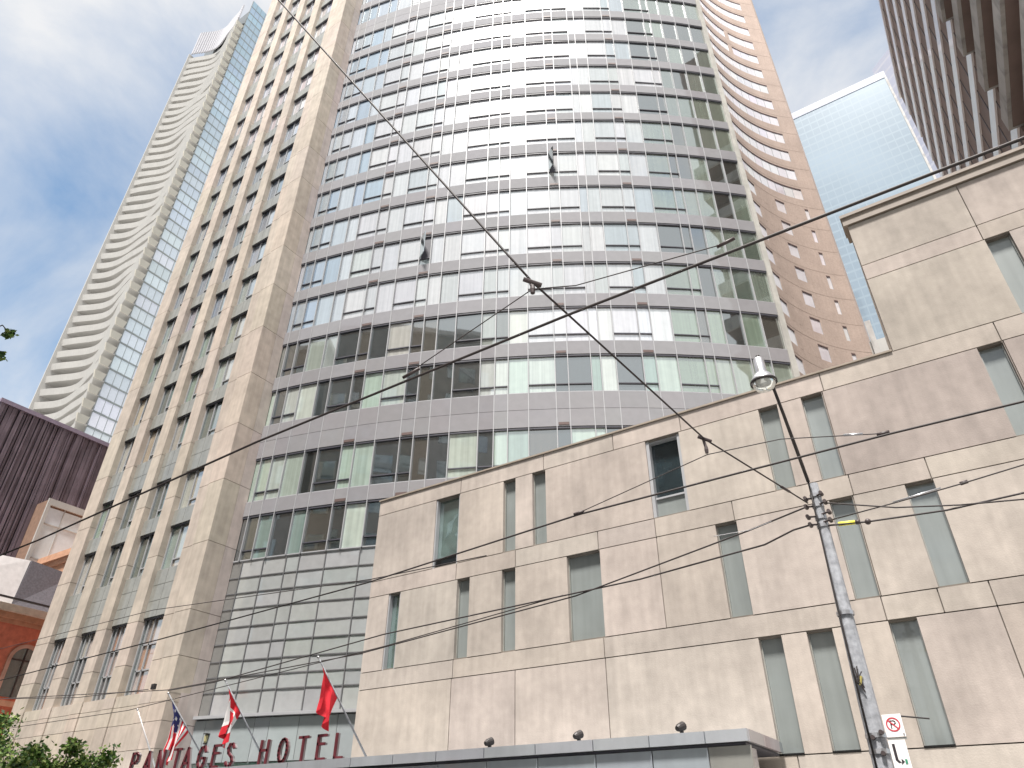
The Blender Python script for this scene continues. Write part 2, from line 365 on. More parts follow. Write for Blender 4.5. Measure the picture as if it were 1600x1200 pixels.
for fi, h in enumerate(GH):
    sl = gsill(fi)
    # band above this head
    nxt = gsill(fi+1) if fi + 1 < len(GH) else h + .8
    mb = MB()
    nrow = 2 if nxt - h > 1.2 else 1
    for r in range(nrow):
        za = h + (nxt - h) * r / nrow; zb = h + (nxt - h) * (r+1) / nrow
        for a, b in zip(MU, MU[1:]):
            arcbox(mb, a + .008, b - .008, za + .01, zb - .01, 0, .12, jit(SPC, .04, .01), seg=1)
    arcbox(mb, 0, STOT, h + .02, nxt - .02, -.1, .09, tuple(.5 * c for c in SPC))
    band = mb.build('spandrel_band', M['spandrel'], tower)
    for b in VB:
        mb = MB(); arcbox(mb, MU[b] + .07, MU[b+1] - .06, h + .07, h + .20, .10, .145, seg=1); mb.build('vent', M['vent'], band)
    mb = MB()
    for k0, k1 in ((0, 30),): arcbox(mb, MU[k0], MU[k1], h - .085, h - .004, .0, .10)
    mb.build('head_channel', M['darkframe'], band)  # dark head frame that also paints the shadow gap under the band
    mb = MB(); arcbox(mb, 0, STOT, sl + .0, sl + .05, .0, .07)
    mb.build('sill', M['mullion'], band)
    # panes; tints also paint in sky and neighbours mirrored in the glass
    runs = {}
    for k in range(len(MU)-1):
        a, b = MU[k], MU[k+1]; sc_ = (a + b) / 2
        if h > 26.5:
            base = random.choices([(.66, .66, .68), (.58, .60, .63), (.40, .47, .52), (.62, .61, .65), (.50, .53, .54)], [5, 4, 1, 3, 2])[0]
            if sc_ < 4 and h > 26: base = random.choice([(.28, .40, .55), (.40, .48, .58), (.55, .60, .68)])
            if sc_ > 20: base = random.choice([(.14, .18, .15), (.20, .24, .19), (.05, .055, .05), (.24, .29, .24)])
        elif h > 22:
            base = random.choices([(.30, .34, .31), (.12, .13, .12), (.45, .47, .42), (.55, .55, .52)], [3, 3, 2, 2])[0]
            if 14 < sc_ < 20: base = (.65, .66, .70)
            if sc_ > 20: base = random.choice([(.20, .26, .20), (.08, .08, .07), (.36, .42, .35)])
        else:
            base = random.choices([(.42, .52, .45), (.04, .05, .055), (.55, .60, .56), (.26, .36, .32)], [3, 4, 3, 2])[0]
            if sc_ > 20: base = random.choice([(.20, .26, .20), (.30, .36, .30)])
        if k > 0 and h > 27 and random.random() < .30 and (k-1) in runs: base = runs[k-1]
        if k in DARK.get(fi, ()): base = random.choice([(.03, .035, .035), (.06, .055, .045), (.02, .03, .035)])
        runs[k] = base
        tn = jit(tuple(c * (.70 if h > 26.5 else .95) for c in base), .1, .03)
        segs = [(sl + .03, h - .05)]
        if k in TB: segs = [(sl + .03, sl + .46), (sl + .46, h - .05)]
        q = MB()
        for za, zb in segs:
            e, e2 = random.uniform(-.008, .008), random.uniform(-.008, .008)
            q.quad(gp(a, za, .02), gp(b, za, .02 + e), gp(b, zb, .02 + e + e2), gp(a, zb, .02 + e2), tn)
        p1, p2 = proj(gp(a, sl)), proj(gp(b, h)); cx, cy = (p1[0] + p2[0]) / 2, (p1[1] + p2[1]) / 2
        yroof = 785 - .298 * (cx - 594)
        vis = 0 < cy < 1200 and not (cx > 590 and cy > yroof) and cx < 1260
        panes.append((-(abs(p2[0] - p1[0]) * abs(p2[1] - p1[1])) if vis else 0, len(panes), q))
    if fi < 14:
        for k0, k1 in ((1, 3), (5, 7), (8, 10), (12, 15), (16, 19), (21, 23), (24, 26)):
            tr = MB(); arcbox(tr, MU[k0] + .02, MU[k1] - .02, sl + .435, sl + .485, .02, .085)
            tr.build('transom', M['darkframe'], band)
panes.sort(key=lambda t: (t[0], t[1]))
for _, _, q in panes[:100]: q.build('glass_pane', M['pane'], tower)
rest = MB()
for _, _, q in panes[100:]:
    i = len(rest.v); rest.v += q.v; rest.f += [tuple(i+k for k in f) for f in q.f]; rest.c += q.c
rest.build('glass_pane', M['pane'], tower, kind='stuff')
for k, s_ in enumerate(MU[1:-1]):
    mb = MB(); 
    z0 = 12.05
    arcbox(mb, s_ - .019, s_ + .019, z0, 74, .0, .137, seg=1); mb.build('mullion', M['mullion'], tower)
MB().prism([tuple(gp(0, 0, -.25).xy), tuple(gp(6, 0, -.25).xy), tuple(gp(12, 0, -.25).xy), tuple(gp(18, 0, -.25).xy), tuple(gp(25.9, 0, -.25).xy), (-6, 41), (-27.2, 41)], 0, 74.5).build('core', M['oppbrick'], tower)
MB().hexa([gp(STOT, 0, .16), gp(STOT + .35, 0, .1), gp(STOT + .35, 0, -12), gp(STOT, 0, -12), gp(STOT, 74, .16), gp(STOT + .35, 74, .1), gp(STOT + .35, 74, -12), gp(STOT, 74, -12)], (.42, .41, .38)).build('end_wall', M['stone'], tower)
# base of the glass front
BZ = [5.85, 6.69, 7.25, 7.85, 8.53, 9.2, 9.95, 10.62, 11.3, 12.03]
mb = MB(); SB = [0, .54, 1.66, 2.81, 3.46, 4.71, 6.28, 7.6, 9.2, 11, 13, 15, 17, 19, 21, 23, STOT]
for a, b in zip(SB, SB[1:]):
    for q, r in zip(BZ, BZ[1:]):
        e, e2 = random.uniform(-.006, .006), random.uniform(-.006, .006)
        tn = jit((.37, .385, .385), .05, .02) if a > .1 else (.16, .16, .155)  # first bay painted darker, as shaded by the projecting stone wing
        mb.quad(gp(a, q, .03), gp(b, q, .03 + e), gp(b, r, .03 + e + e2), gp(a, r, .03 + e2), tn)
mb.build('base_glazing', M['basepane'], tower)
for q in BZ[1:]:
    mb = MB(); arcbox(mb, 0, STOT, q - .022, q + .022, .03, .06); mb.build('base_rail', M['railgrey'], tower)
for s_ in (.54, 1.66, 2.81, 3.46, 4.71, 6.28):
    mb = MB(); arcbox(mb, s_ - .02, s_ + .02, 4.2, 12.0, .03, .08, seg=1); mb.build('base_mullion', M['railgrey'], tower)
mb = MB(); arcbox(mb, 0, STOT, 5.72, 5.83, .0, .28); mb.build('ledge', M['mullion'], tower)
mb = MB()
for a, b in zip(SB, SB[1:]): arcbox(mb, a + .01, b - .01, 4.22, 5.68, 0, .10, jit((.29, .32, .33), .05, .01), seg=1)
mb.build('fascia_panel', M['spandrel'], tower)
mb = MB(); arcbox(mb, 0, STOT, .15, 4.2, 0, .04); mb.build('entrance_glazing', M['greenglass'], tower)
lp = gp(.75, 5.05, .16)
lt = thing('wall_lantern', 'small yellowish lantern on the grey panel left of the Canadian flag', 'lantern', tuple(lp))
MB().lathe(lp, [(.03, -.16), (.06, -.10), (.075, .08), (.05, .12), (.03, .14)], 8).build('shade', mat('lantern_glass', (.42, .38, .20), .4), lt)
MB().box(lp.x - .09, lp.x + .09, lp.y - .09, lp.y + .09, lp.z + .14, lp.z + .17).box(lp.x - .05, lp.x + .05, lp.y - .05, lp.y + .05, lp.z - .2, lp.z - .16).box(lp.x - .02, lp.x + .02, lp.y, lp.y + .2, lp.z + .1, lp.z + .135).build('bracket', M['dark'], lt)
# casements standing open
for (k, fi, ang) in ((17, 7, 34), (9, 5, 24)):
    h = GH[fi]; sl = gsill(fi) + .5; a, b = MU[k] + .06, MU[k+1] - .05
    p0, p1 = gp(a, 0, .17), gp(b, 0, .17); n_ = (gp(a, 0, 1) - gp(a, 0, 0)).normalized(); t_ = (p1 - p0).normalized(); W_ = (p1 - p0).length
    d = t_ * math.cos(R_(ang + 25)) + n_ * math.sin(R_(ang + 25)); nn = d.cross(Vector((0, 0, 1))).normalized() * .02
    q = MB(); A, B = p0.copy(), p0 + d * W_
    q.hexa([(*(A - nn).xy, sl), (*(B - nn).xy, sl), (*(B + nn).xy, sl), (*(A + nn).xy, sl), (*(A - nn).xy, h - .1), (*(B - nn).xy, h - .1), (*(B + nn).xy, h - .1), (*(A + nn).xy, h - .1)], (.16, .17, .19))
    c_ = q.build('open_casement', M['oppglass'], tower)
    g = MB(); g.quad(gp(a, sl, .03), gp(b, sl, .03), gp(b, h - .1, .03), gp(a, h - .1, .03)); g.build('opening', M['darkframe'], c_)

# ------------------------------------------------------------------ precast annex on the right
annex = thing('precast_annex', 'beige precast concrete block with scattered tall slit windows beside the glass front', 'building', (0, 17, 0))
PC = (.405, .356, .318)
JT = .012
def row(mb, x0, x1, z0, z1, seams, wins, dk=1.0):
    xs = sorted(set([x0, x1] + [s for s in seams if x0 < s < x1] + [v for w_ in wins for v in w_[:2]]))
    for a, b in zip(xs, xs[1:]):
        isw = any(abs(a - w_[0]) < 1e-6 and abs(b - w_[1]) < 1e-6 for w_ in wins)
        if isw: continue
        tn = jit(tuple(c * dk for c in PC), .05, .014)
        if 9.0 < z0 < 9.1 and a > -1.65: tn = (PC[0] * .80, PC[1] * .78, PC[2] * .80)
        la = JT if a in seams or a == x0 else 0; lb = JT if b in seams or b == x1 else 0
        mb.box(a + la, b - lb, 17, 17.42, z0 + JT, z1 - JT, tn)
XL, XR = -16.8, 16.0
rowsA = [
 (11.45, 12.0, [-13.17, -9.96, -7.55, -5.44, -1.57, 2.38, 7, 11], []),
 (9.07, 11.45, [-1.62, 2.4, 9.0], [(-14.19, -13.19, 0), (-11.46, -11.0, 1), (-10.38, -9.9, 1), (-6.55, -5.52, 2), (-3.27, -2.77, 1), (-2.16, -1.64, 1), (1.87, 2.38, 1), (6.2, 6.75, 1), (12, 12.6, 1)]),
 (8.54, 9.07, [-13.2, -11.0, -8.25, -6.53, -4.4, -1.57, .07, 5, 10], []),
 (6.18, 8.54, [-6.53, -1.6, 4.2], [(-15.93, -15.42, 3), (-13.14, -12.66, 1), (-11.48, -11.0, 1), (-9.27, -8.22, 1), (-4.92, -4.37, 1), (-2.13, -1.62, 1), (-.49, .09, 1), (4.4, 5.0, 1), (8, 8.6, 1)]),
 (5.67, 6.18, [-13.15, -8.27, -1.62, -.53, .4, 6, 12], []),
 (3.26, 5.67, [-13.18, -11.0, -8.26, .4, 6], [(-4.36, -3.84, 1), (-3.29, -2.74, 1), (-1.61, -1.06, 1), (3, 3.6, 1), (9, 9.6, 1)]),
 (.15, 3.26, [-13.18, -8.26, -4.0, .4, 6], []),
]
mb = MB(); wins = []
for z0, z1, sm, ws in rowsA:
    row(mb, XL, XR, z0, z1, sm, ws); wins += [(w_[0], w_[1], z0, z1, w_[2]) for w_ in ws]
rowsB = [(14.88, 16.38, [2.95, 9], []), (14.38, 14.88, [2.95, 9], []), (12.0, 14.38, [10], [(2.97, 3.5, 1), (7.0, 7.6, 1), (11, 11.6, 1)])]
for z0, z1, sm, ws in rowsB:
    row(mb, .21, XR, z0, z1, sm, ws, .86); wins += [(w_[0], w_[1], z0, z1, w_[2]) for w_ in ws]
mb.build('front_wall', M['precast'], annex)
MB().box(XL + .03, XR - .03, 17.44, 17.7, .1, 11.97, (.2, .17, .14)).box(.25, XR - .03, 17.44, 17.7, 11.97, 16.3, (.2, .17, .14)).build('backing', M['joint'], annex)
MB().box(XL + .025, XR - .02, 17.05, 17.435, .12, .13).build('plinth', M['joint'], annex)
# joint backing: a darker sheet just behind the panel faces, cut round the windows
jb = MB()
for z0, z1, sm, ws in rowsA:
    xs = [XL + .03] + [v for w_ in ws for v in w_[:2]] + [XR - .03]
    for a, b in zip(xs[::2], xs[1::2]): jb.box(a + .005, b - .005, 17.035, 17.40, z0 - .03, z1 + .03)
for z0, z1, sm, ws in rowsB:
    xs = [.24] + [v for w_ in ws for v in w_[:2]] + [XR - .03]
    for a, b in zip(xs[::2], xs[1::2]): jb.box(a + .005, b - .005, 17.035, 17.40, z0 - .03, z1 + .03)
jb.build('joint_backing', M['joint'], annex)
MB().prism([(XL, 17.71), (XR, 17.71), (XR, 29.5), (-3.4, 29.3), (-15.9, 21.2), (-16.75, 20.6)], .1, 11.9, PC).build('body', M['precast'], annex)
MB().box(.21, XR, 17.71, 29.5, 11.9, 16.3, PC).build('body', M['precast'], annex)
MB().box(.21, .5, 17.44, 17.7, 12, 16.35, PC).build('corner_wall', M['precast'], annex)
MB().box(XL - .03, .195, 16.96, 18.1, 12.0, 12.05).build('coping', mat('coping_stone', (.26, .22, .18), .8), annex)
MB().box(.13, XR, 16.93, 17.75, 16.39, 16.66).box(.10, XR, 16.88, 17.8, 16.66, 16.76).build('parapet_cap', mat("cap_metal", (.20, .165, .135), .6, var=.1), annex)
for (x0, x1, z0, z1, t) in wins:
    ov = .003
    if t == 1:
        o = MB().box(x0 + ov, x1 - ov, 17.17, 17.23, z0, z1).build('slit_window', M['recess'], annex)
        f = MB(); f.box(x0 + ov, x0 + .03, 17.11, 17.17, z0 + .04, z1 - .02); f.box(x1 - .03, x1 - ov, 17.11, 17.17, z0 + .04, z1 - .02)
        f.build('frame', M['greenspan'], o)
        if z1 < 6: MB().box(x0 + ov, x1 - ov, 16.985, 17.16, z0 + .0, z0 + .035).build('sill', M['stone'], o)
    elif t == 2:
        o = MB().quad((x0, 17.26, z0 + .62), (x1, 17.26, z0 + .62), (x1, 17.26, z1), (x0, 17.26, z1), (.02, .03, .035)).build('dark_window', mat("dark_glass", (.02, .03, .035), .15, var=.3, nscale=2, refl=.035), annex)
        MB().box(x0 + ov, x1 - ov, 17.2, 17.28, z0, z0 + .6).build('lower_panel', M['greenglass' if 0 else 'recess'], o)
        f = MB(); f.box(x0 + ov, x0 + .09, 17.05, 17.25, z0, z1 - .01); f.box(x1 - .09, x1 - ov, 17.05, 17.25, z0, z1 - .01); f.box(x0 + .09, x1 - .09, 17.1, 17.25, z1 - .08, z1 - .01); f.box(x0 + .09, x1 - .09, 17.15, 17.25, z0 + .58, z0 + .63)
        f.build('frame', M['mullion'], o)
    else:
        zz = z0 + (.33 if t == 0 else 0)
        o = MB().quad((x0, 17.2, zz), (x1, 17.2, zz), (x1, 17.19, z1), (x0, 17.2, z1), (.16, .24, .23)).build('mirror_window', mat("mirror_window", (.12, .18, .17), .1, var=.3, nscale=2, refl=.35, wave=.5), annex)
        if t == 0: MB().box(x0 + ov, x1 - ov, 17.1, 17.22, z0, zz).build('lower_panel', M['spandrel'], o)
        f = MB(); f.box(x0 + ov, x0 + .05, 17.03, 17.19, z0, z1 - .01); f.box(x1 - .05, x1 - ov, 17.03, 17.19, z0, z1 - .01); f.build('frame', M['mullion'], o)

# ------------------------------------------------------------------ pale brick tower behind, concave in plan
K = 1.6
BC = Vector((5.34 * K, 28.72 * K)); BR = 9.183 * K
def ba(x, y): return math.atan2(y * K - BC.y, x * K - BC.x)
aS, aE = ba(-3.84, 29.2), ba(-.48, 35.82)
def bp(a, z, dr=0): return Vector((BC.x + (BR + dr) * math.cos(a), BC.y + (BR + dr) * math.sin(a), z))
zk = lambda z: (z - 1.6) * K + 1.6
brick = thing('brick_tower', 'pale brown brick tower with curved ribbon windows, right behind the glass front', 'building', (bp(aS, 0).x, bp(aS, 0).y, 0))
def barc(mb, a0, a1, z0, z1, d0, d1, tint=None):
    n = max(1, int(abs(a1 - a0) * BR / .8))
    for k in range(n):
        u = a0 + (a1 - a0) * k / n; v = a0 + (a1 - a0) * (k+1) / n
        mb.hexa([bp(u, z0, d0), bp(v, z0, d0), bp(v, z0, d1), bp(u, z0, d1), bp(u, z1, d0), bp(v, z1, d0), bp(v, z1, d1), bp(u, z1, d1)], tint)
PZ = 2.93
heads = [zk(36.42) + PZ * k for k in range(-13, 23)]
zrib = zk(36.42) - .5
aW0, aW1 = ba(-3.72, 30.45), ba(-1.30, 35.08)
mids = [(ba(-2.73, 33.1), ba(-2.36, 33.74)), (ba(-1.43, 34.92), ba(-1.27, 35.12)), (ba(-3.8, 29.85), ba(-3.47, 31.35))]
wall = MB(); strip = MB(); pn_ = []
zprev = 0
for h in heads:
    sl = h - 1.62
    opens = []
    if h > zrib:
        g = ba(-2.6, 32.95) if int(h * 7) % 5 == 0 else None
        opens = [(aW0, aW1)] if g is None else [(aW0, g + .012), (g - .03, aW1)]
    else:
        opens = sorted(mids, key=lambda t: -t[0])
    barc(wall, aS, aE, zprev, sl, 0, .6)
    cur = aS
    for (u, v) in opens:
        barc(wall, cur, u, sl, h, 0, .6); cur = v
        q = MB(); n = max(1, int(round(abs(v - u) * BR / 1.05)))
        for k in range(n):
            a_ = u + (v - u) * k / n; b_ = u + (v - u) * (k+1) / n
            e = random.uniform(-.004, .004)
            q.quad(bp(a_, sl, .05), bp(b_, sl, .05 + e), bp(b_, h, .05 + e), bp(a_, h, .05), jit((.70, .66, .69), .08, .03))  # pinkish white tint paints in the reflected sky
        pn_.append((h, q, u, v, n, sl))
    barc(wall, cur, aE, sl, h, 0, .6)
    barc(strip, aS, aE, h + .28, h + .33, -.008, .02)
    zprev = h
barc(wall, aS, aE, zprev, zprev + 6, 0, .6)
wall.build('brick_wall', M['brick'], brick); strip.build('string_course', M['brickjoint'], brick)
for h, q, u, v, n, sl in pn_:
    wn = q.build('window', M['brightpane'], brick)
    fr = MB()
    for k in range(n+1):
        a_ = u + (v - u) * k / n; barc(fr, a_ - .002, a_ + .002, sl, h - .16, .02, .045)
    fr.build('frame', M['mullion'], wn)
    MB().quad(bp(u, h, .04), bp(v, h, .04), bp(v, h, .04), bp(u, h, .04)) if 0 else None
    hd = MB(); barc(hd, u, v, h - .15, h - .005, .0, .04); hd.build('head_shade_strip', M['vent'], wn)  # dark strip painting the shadow line at the window head
e1 = bp(aE, 0); 
MB().prism([tuple(bp(aS, 0, .65).xy), tuple(bp((aS + aE) / 2, 0, .65).xy), tuple(bp(aE, 0, .65).xy), (e1.x, e1.y + 12), (bp(aS, 0).x - 14, e1.y + 12), (bp(aS, 0).x - 14, bp(aS, 0).y + 1)], 0, zprev + 5.5).build('core', M['brick'], brick)

# ------------------------------------------------------------------ banded brown and white tower, upper right
band = thing('banded_tower', 'brown and white banded office tower looming at the upper right', 'building', (10, 40, 0))
kz = lambda z: (z - 1.6) * .5 + 1.6
cents = [kz(134.3), kz(126.4), kz(119.3), kz(112.3), kz(105.2), kz(98.4), kz(91.9), kz(84.4), kz(77.2), kz(70.0)] + [32.2, 28.6, 25, 21.4, 17.8, 14.2, 10.6, 7]
for i, z in enumerate(cents):
    MB().box(10.0, 10.9, 35.8, 62.3 - (i % 2) * .25, z - .55, z + .55).build('floor_band', M['whiteband'], band)
for i, z in enumerate(cents):
    zt = cents[i-1] - .55 if i else kz(141.2) - .5
    g = MB().box(10.12, 10.9, 35.8, 62.6, z + .55, zt).build('window_strip', M['brownsoffit'], band)
    b = MB()
    for y in range(37, 62, 2): b.box(10.09, 10.12, y - .05, y + .05, z + .56, zt - .01)
    b.build('mullion', M['darkframe'], g)
MB().box(9.95, 11, 35.8, 62.7, kz(141.2) - .5, kz(141.2)).build('roof_edge', M['whiteband'], band)
for i, z in enumerate(cents[4:14]):
    b = MB(); b.box(9.55, 9.75, 22, 35.75, z - .75, z + .35); b.box(9.75, 11.6, 35.6, 35.75, z - .75, z + .3)
    o = b.build('balcony_parapet', M['concband'], band)
    MB().box(9.76, 12.6, 22, 35.58, z - .95 + .2, z - .55).build('soffit', M['brownsoffit'], o)
MB().box(11.2, 30, 22, 35.8, 0, 71).box(10.91, 30, 35.8, 62.3, 0, kz(141.2) - .3).build('core', M['brownsoffit'], band)

# ------------------------------------------------------------------ far glass towers on the right
blue = thing('blue_glass_tower', 'pale blue gridded glass tower in the gap behind the precast block', 'building', (0, 120, 0))
kb = .6
MB().box(-32, 18.45, 120, 150, 0, (236.5 - 1.6) * kb + 1.6).build('curtain_wall', M['bluegrid'], blue)
MB().box(-32.1, 18.55, 119.9, 150.1, (236.5 - 1.6) * kb + 1.6, (240 - 1.6) * kb + 1.6).build('parapet', M['lavgrid'], blue)
mb = MB()
for k in range(36): mb.box(18.455, 18.55, 119.95, 120.5, 10 + k * 3.6, 10.5 + k * 3.6)
mb.box(18.2, 18.6, 119.88, 120.0, 0, (236.5 - 1.6) * kb + 1.6)
mb.build('corner_trim', M['concband'], blue)
lav = thing('lavender_glass_tower', 'pale lavender tower with a slanting top edge, seen beside the blue glass tower', 'building', (40, 170, 0))
# top corner ray (0.11,0.77,0.93); edge direction found from its own vanishing point
tl = Vector((.107, .77, .93)) * 225
dr = Vector((.93, -.82, 0)).normalized()
p0 = CAM + tl; p1 = p0 + dr * 45; bk = Vector((.4, .9, 0)) * 30
pts = [p0, p1, p1 + bk, p0 + bk]
MB().prism([(p.x, p.y) for p in pts], 0, p0.z).build('curtain_wall', M['lavgrid'], lav)
small = thing('rooftop_block', 'small white rooftop block low in the gap beside the precast block', 'building', (1, 60, 0))
def ray(px, py, Y):
    d = RW.transposed() @ Vector(((px - 800) / F, -(py - 600) / F, -1)); return CAM + d * (Y / d.y)
a_, b_ = ray(1362, 548, 62), ray(1395, 520, 62)
MB().box(a_.x - .3, b_.x + 3, 62, 70, 10, a_.z + 1.0).build('wall', M['white'], small)
c_ = ray(1356, 520, 62); d_ = ray(1366, 548, 62)
MB().box(c_.x, c_.x + .5, 61.5, 61.9, 10, c_.z + 1).build('stack', M['concband'], small)

# ------------------------------------------------------------------ wavy balcony tower, upper left
wave = thing('wavy_balcony_tower', 'very tall white tower with wavy balconies and a blue glass flank, far left', 'building', (-125, 50, 0))
WY, WX0, WX1 = 47.5, -146.3, -125.0
FP = 3.16
def wy(u, ph):     # plan shape of a balcony front, u from left 0 to right 1
    return WY + 3.0 * math.sin(math.pi * (u * .92 + .04)) + .8 * math.sin(2 * math.pi * (u * 1.1 + ph)) * u * (1 - u) * 3
NF = 62
for k in range(16, NF):
    z = k * FP + 2.0; ph = .22 * math.sin(k * .4) + .05 * math.sin(k * 1.7)
    n = 22; mb = MB(); us = [i / n for i in range(n+1)]
    P_ = [(WX0 + (WX1 - WX0) * u, wy(u, ph)) for u in us]
    for (xa, ya), (xb, yb) in zip(P_, P_[1:]):
        mb.hexa([(xa, ya, z), (xb, yb, z), (xb, yb + .3, z), (xa, ya + .3, z), (xa, ya - .35, z + 1.4), (xb, yb - .35, z + 1.4), (xb, yb, z + 1.4), (xa, ya, z + 1.4)])
        mb.hexa([(xa, ya + .3, z), (xb, yb + .3, z), (xb, WY + 5, z), (xa, WY + 5, z), (xa, ya + .3, z + .25), (xb, yb + .3, z + .25), (xb, WY + 5, z + .25), (xa, WY + 5, z + .25)])
    o = mb.build('balcony', M['white'], wave)
    xb, yb = P_[-1]
    MB().hexa([(xb, yb, z), (xb + .15, yb + .1, z), (xb + .15, yb + 1.6, z), (xb, yb + 1.7, z), (xb, yb - .35, z + 1.55), (xb + .35, yb - .3, z + 1.55), (xb + .35, yb + 1.9, z + 1.55), (xb, yb + 2.0, z + 1.55)]).build('end_panel', M['cream'], o)
MB().box(WX0 + .1, WX1 - .4, WY + 4.6, WY + 30, 40, NF * FP + 1).build('recessed_wall', M['paleroof'], wave)
MB().box(WX0 - .25, WX0 + .02, WY - .42, WY + 5, 40, NF * FP + 2.2).build('end_wall', M['white'], wave)
GX = -125.0
for k in range(16, NF + 4):
    z = k * FP + 2.0; u = (k - 16) / (NF - 16)
    mb = MB(); c = tuple((1 - u) * a + u * b for a, b in zip((.66, .69, .73), (.30, .42, .53)))  # whitish to blue going up: sky reflection painted into the tint
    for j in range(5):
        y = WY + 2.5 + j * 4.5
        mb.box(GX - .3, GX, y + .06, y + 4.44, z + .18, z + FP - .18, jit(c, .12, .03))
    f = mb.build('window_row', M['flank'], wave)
    m2 = MB(); m2.box(GX - .35, GX + .04, WY + 2.5, WY + 25, z - .16, z + .17)
    for j in range(15): m2.box(GX - .3, GX + .03, WY + 2.5 + j * 1.5 - .04, WY + 2.5 + j * 1.5 + .04, z + .18, z + FP - .17)
    m2.build('slab_edge', M['recess'], f)
MB().box(WX0 + 1, GX - .36, WY + 4.7, WY + 24.5, 0, NF * FP + 4).build('core', M['oppglass'], wave)
# crown: slatted screen with a sloping top edge
mb = MB(); zb = NF * FP + 2.4
for i in range(30):
    u = i / 30; x = WX0 + (WX1 - WX0) * u; zt = 209.5 - 5 * u * u
    mb.box(x + .1, x + .82, wy(u, 0) - .4, wy(u, 0) - .1, zb, zt, )
for j in range(6):
    mb.tube([(WX0 + (WX1 - WX0) * i / 10, wy(i / 10, 0), zb + (209.5 - 5 * (i / 10) ** 2 - zb) * (j + 1) / 6.0 - .3) for i in range(11)], .22, 4)
mb.build('crown_screen', mat("crown_screen", (.42, .42, .45), .5, var=.1), wave)
MB().prism([(WX0 + .5, WY + 3.2), (WX1 - .5, WY + 3.2), (WX1 - .5, WY + 24), (WX0 + .5, WY + 24)], zb - 3, 208.0).build('crown_wall', M['basepane'], wave)

# ------------------------------------------------------------------ ribbed dark building with a glazed bay, left
rib = thing('ribbed_building', 'dark purple ribbed metal building below the white tower', 'building', (-60, 17.5, 0))
random.seed(11)
mb = MB(); y = 17.35
while y < 40:
    wd = random.choice([.12, .16, .22, .3]); d = random.choice([.03, .08, .12, .16])
    mb.box(-60.2, -60 + d, y, y + wd, 0, 31.0); y += wd + random.choice([.02, .05, .09])
mb.build('ribbed_cladding', M['ribs'], rib)
MB().box(-90, -60.21, 17.3, 40, 0, 30.9).build('body', M['ribs'], rib)
MB().box(-90, -59.8, 17.2, 40, 31.0, 31.35).build('coping', mat("coping_metal", (.30, .25, .33), .4, metal=.4), rib)
bay = MB().box(-60, -58.02, 22.62, 34, 12, 24.2).build('glazed_bay', M['orangebox'], rib)
g = MB()
for a, b in ((22.75, 24.0), (24.0, 25.6), (25.6, 27.2), (27.2, 30)):
    for c, d in ((14, 17), (17, 19.6), (19.6, 22.3), (22.3, 23.6)):
        e = random.uniform(-.01, .01); g.quad((-58, a, c), (-58 + e, b, c), (-58 + e, b, d), (-58, a, d), jit((.72, .78, .84), .08, .02))
g.build('glazing', M['basepane'], bay)
f = MB(); f.box(-58.01, -57.85, 22.55, 22.8, 12, 24.25); f.box(-58.01, -57.85, 22.8, 32, 23.75, 24.25)
for yv in (24.0, 25.6, 27.2): f.box(-58.01, -57.95, yv - .03, yv + .03, 14, 23.74)
for zv in (17, 19.6, 22.3): f.box(-58.01, -57.94, 22.81, 32, zv - .04, zv + .04)
f.build('bay_frame', M['white'], bay)
# ------------------------------------------------------------------ Victorian red brick building, lower left
vic = thing('victorian_building', 'red brick building with arched window, orange cornice and slate mansard, lower left corner', 'building', (-50, 20, 0))
MB().box(-62, -50, 14, 24.5, 0, 13.0).build('wall', M['redbrick'], vic)
mb = MB(); mb.box(-62, -49.9, 13.9, 24.6, 13.0, 13.25); mb.box(-62, -49.75, 13.8, 24.7, 13.25, 13.6); mb.build('frieze', M['terracotta'], vic)
mb = MB(); mb.box(-62, -49.45, 13.6, 24.9, 13.6, 14.0); mb.build('cornice', mat("pale_cornice", (.55, .50, .42), .8), vic)
MB().poly([(-49.7, 19.6, 14.02), (-49.7, 23.4, 14.02), (-50.9, 23.2, 17.0), (-50.5, 20.1, 17.1)]).poly([(-49.7, 19.6, 14.02), (-50.5, 20.1, 17.1), (-56, 20.1, 17.1), (-56, 19.6, 14.02)]).poly([(-49.7, 23.4, 14.02), (-56, 23.4, 14.02), (-56, 23.2, 17), (-50.9, 23.2, 17)]).poly([(-50.5, 20.1, 17.1), (-50.9, 23.2, 17.0), (-56, 23.2, 17), (-56, 20.1, 17.1)]).build('slate_roof', M['slate'], vic)
MB().hexa([(-62, 13.9, 14.02), (-49.72, 13.9, 14.02), (-49.72, 19.58, 14.02), (-62, 19.58, 14.02), (-60, 15.3, 16.7), (-50.6, 15.3, 16.7), (-50.6, 20.05, 17.1), (-60, 20.05, 17.1)]).build('pale_roof', M['paleroof'], vic)
MB().box(-49.42, -49.3, 13.6, 24.9, 14.25, 14.36).build('gutter', M['dark'], vic)
mb = MB(); mb.box(-57.9, -46, 23.9, 30, 0, 18.0); mb.build('rear_wing', M['redbrick'], vic)
mb = MB(); mb.box(-57.93, -46, 23.75, 30, 18.0, 18.7); mb.box(-57.96, -46, 23.6, 30, 18.7, 19.1); mb.box(-58.0, -46, 23.42, 30, 19.1, 19.6); mb.build('rear_cornice', M['terracotta'], vic)
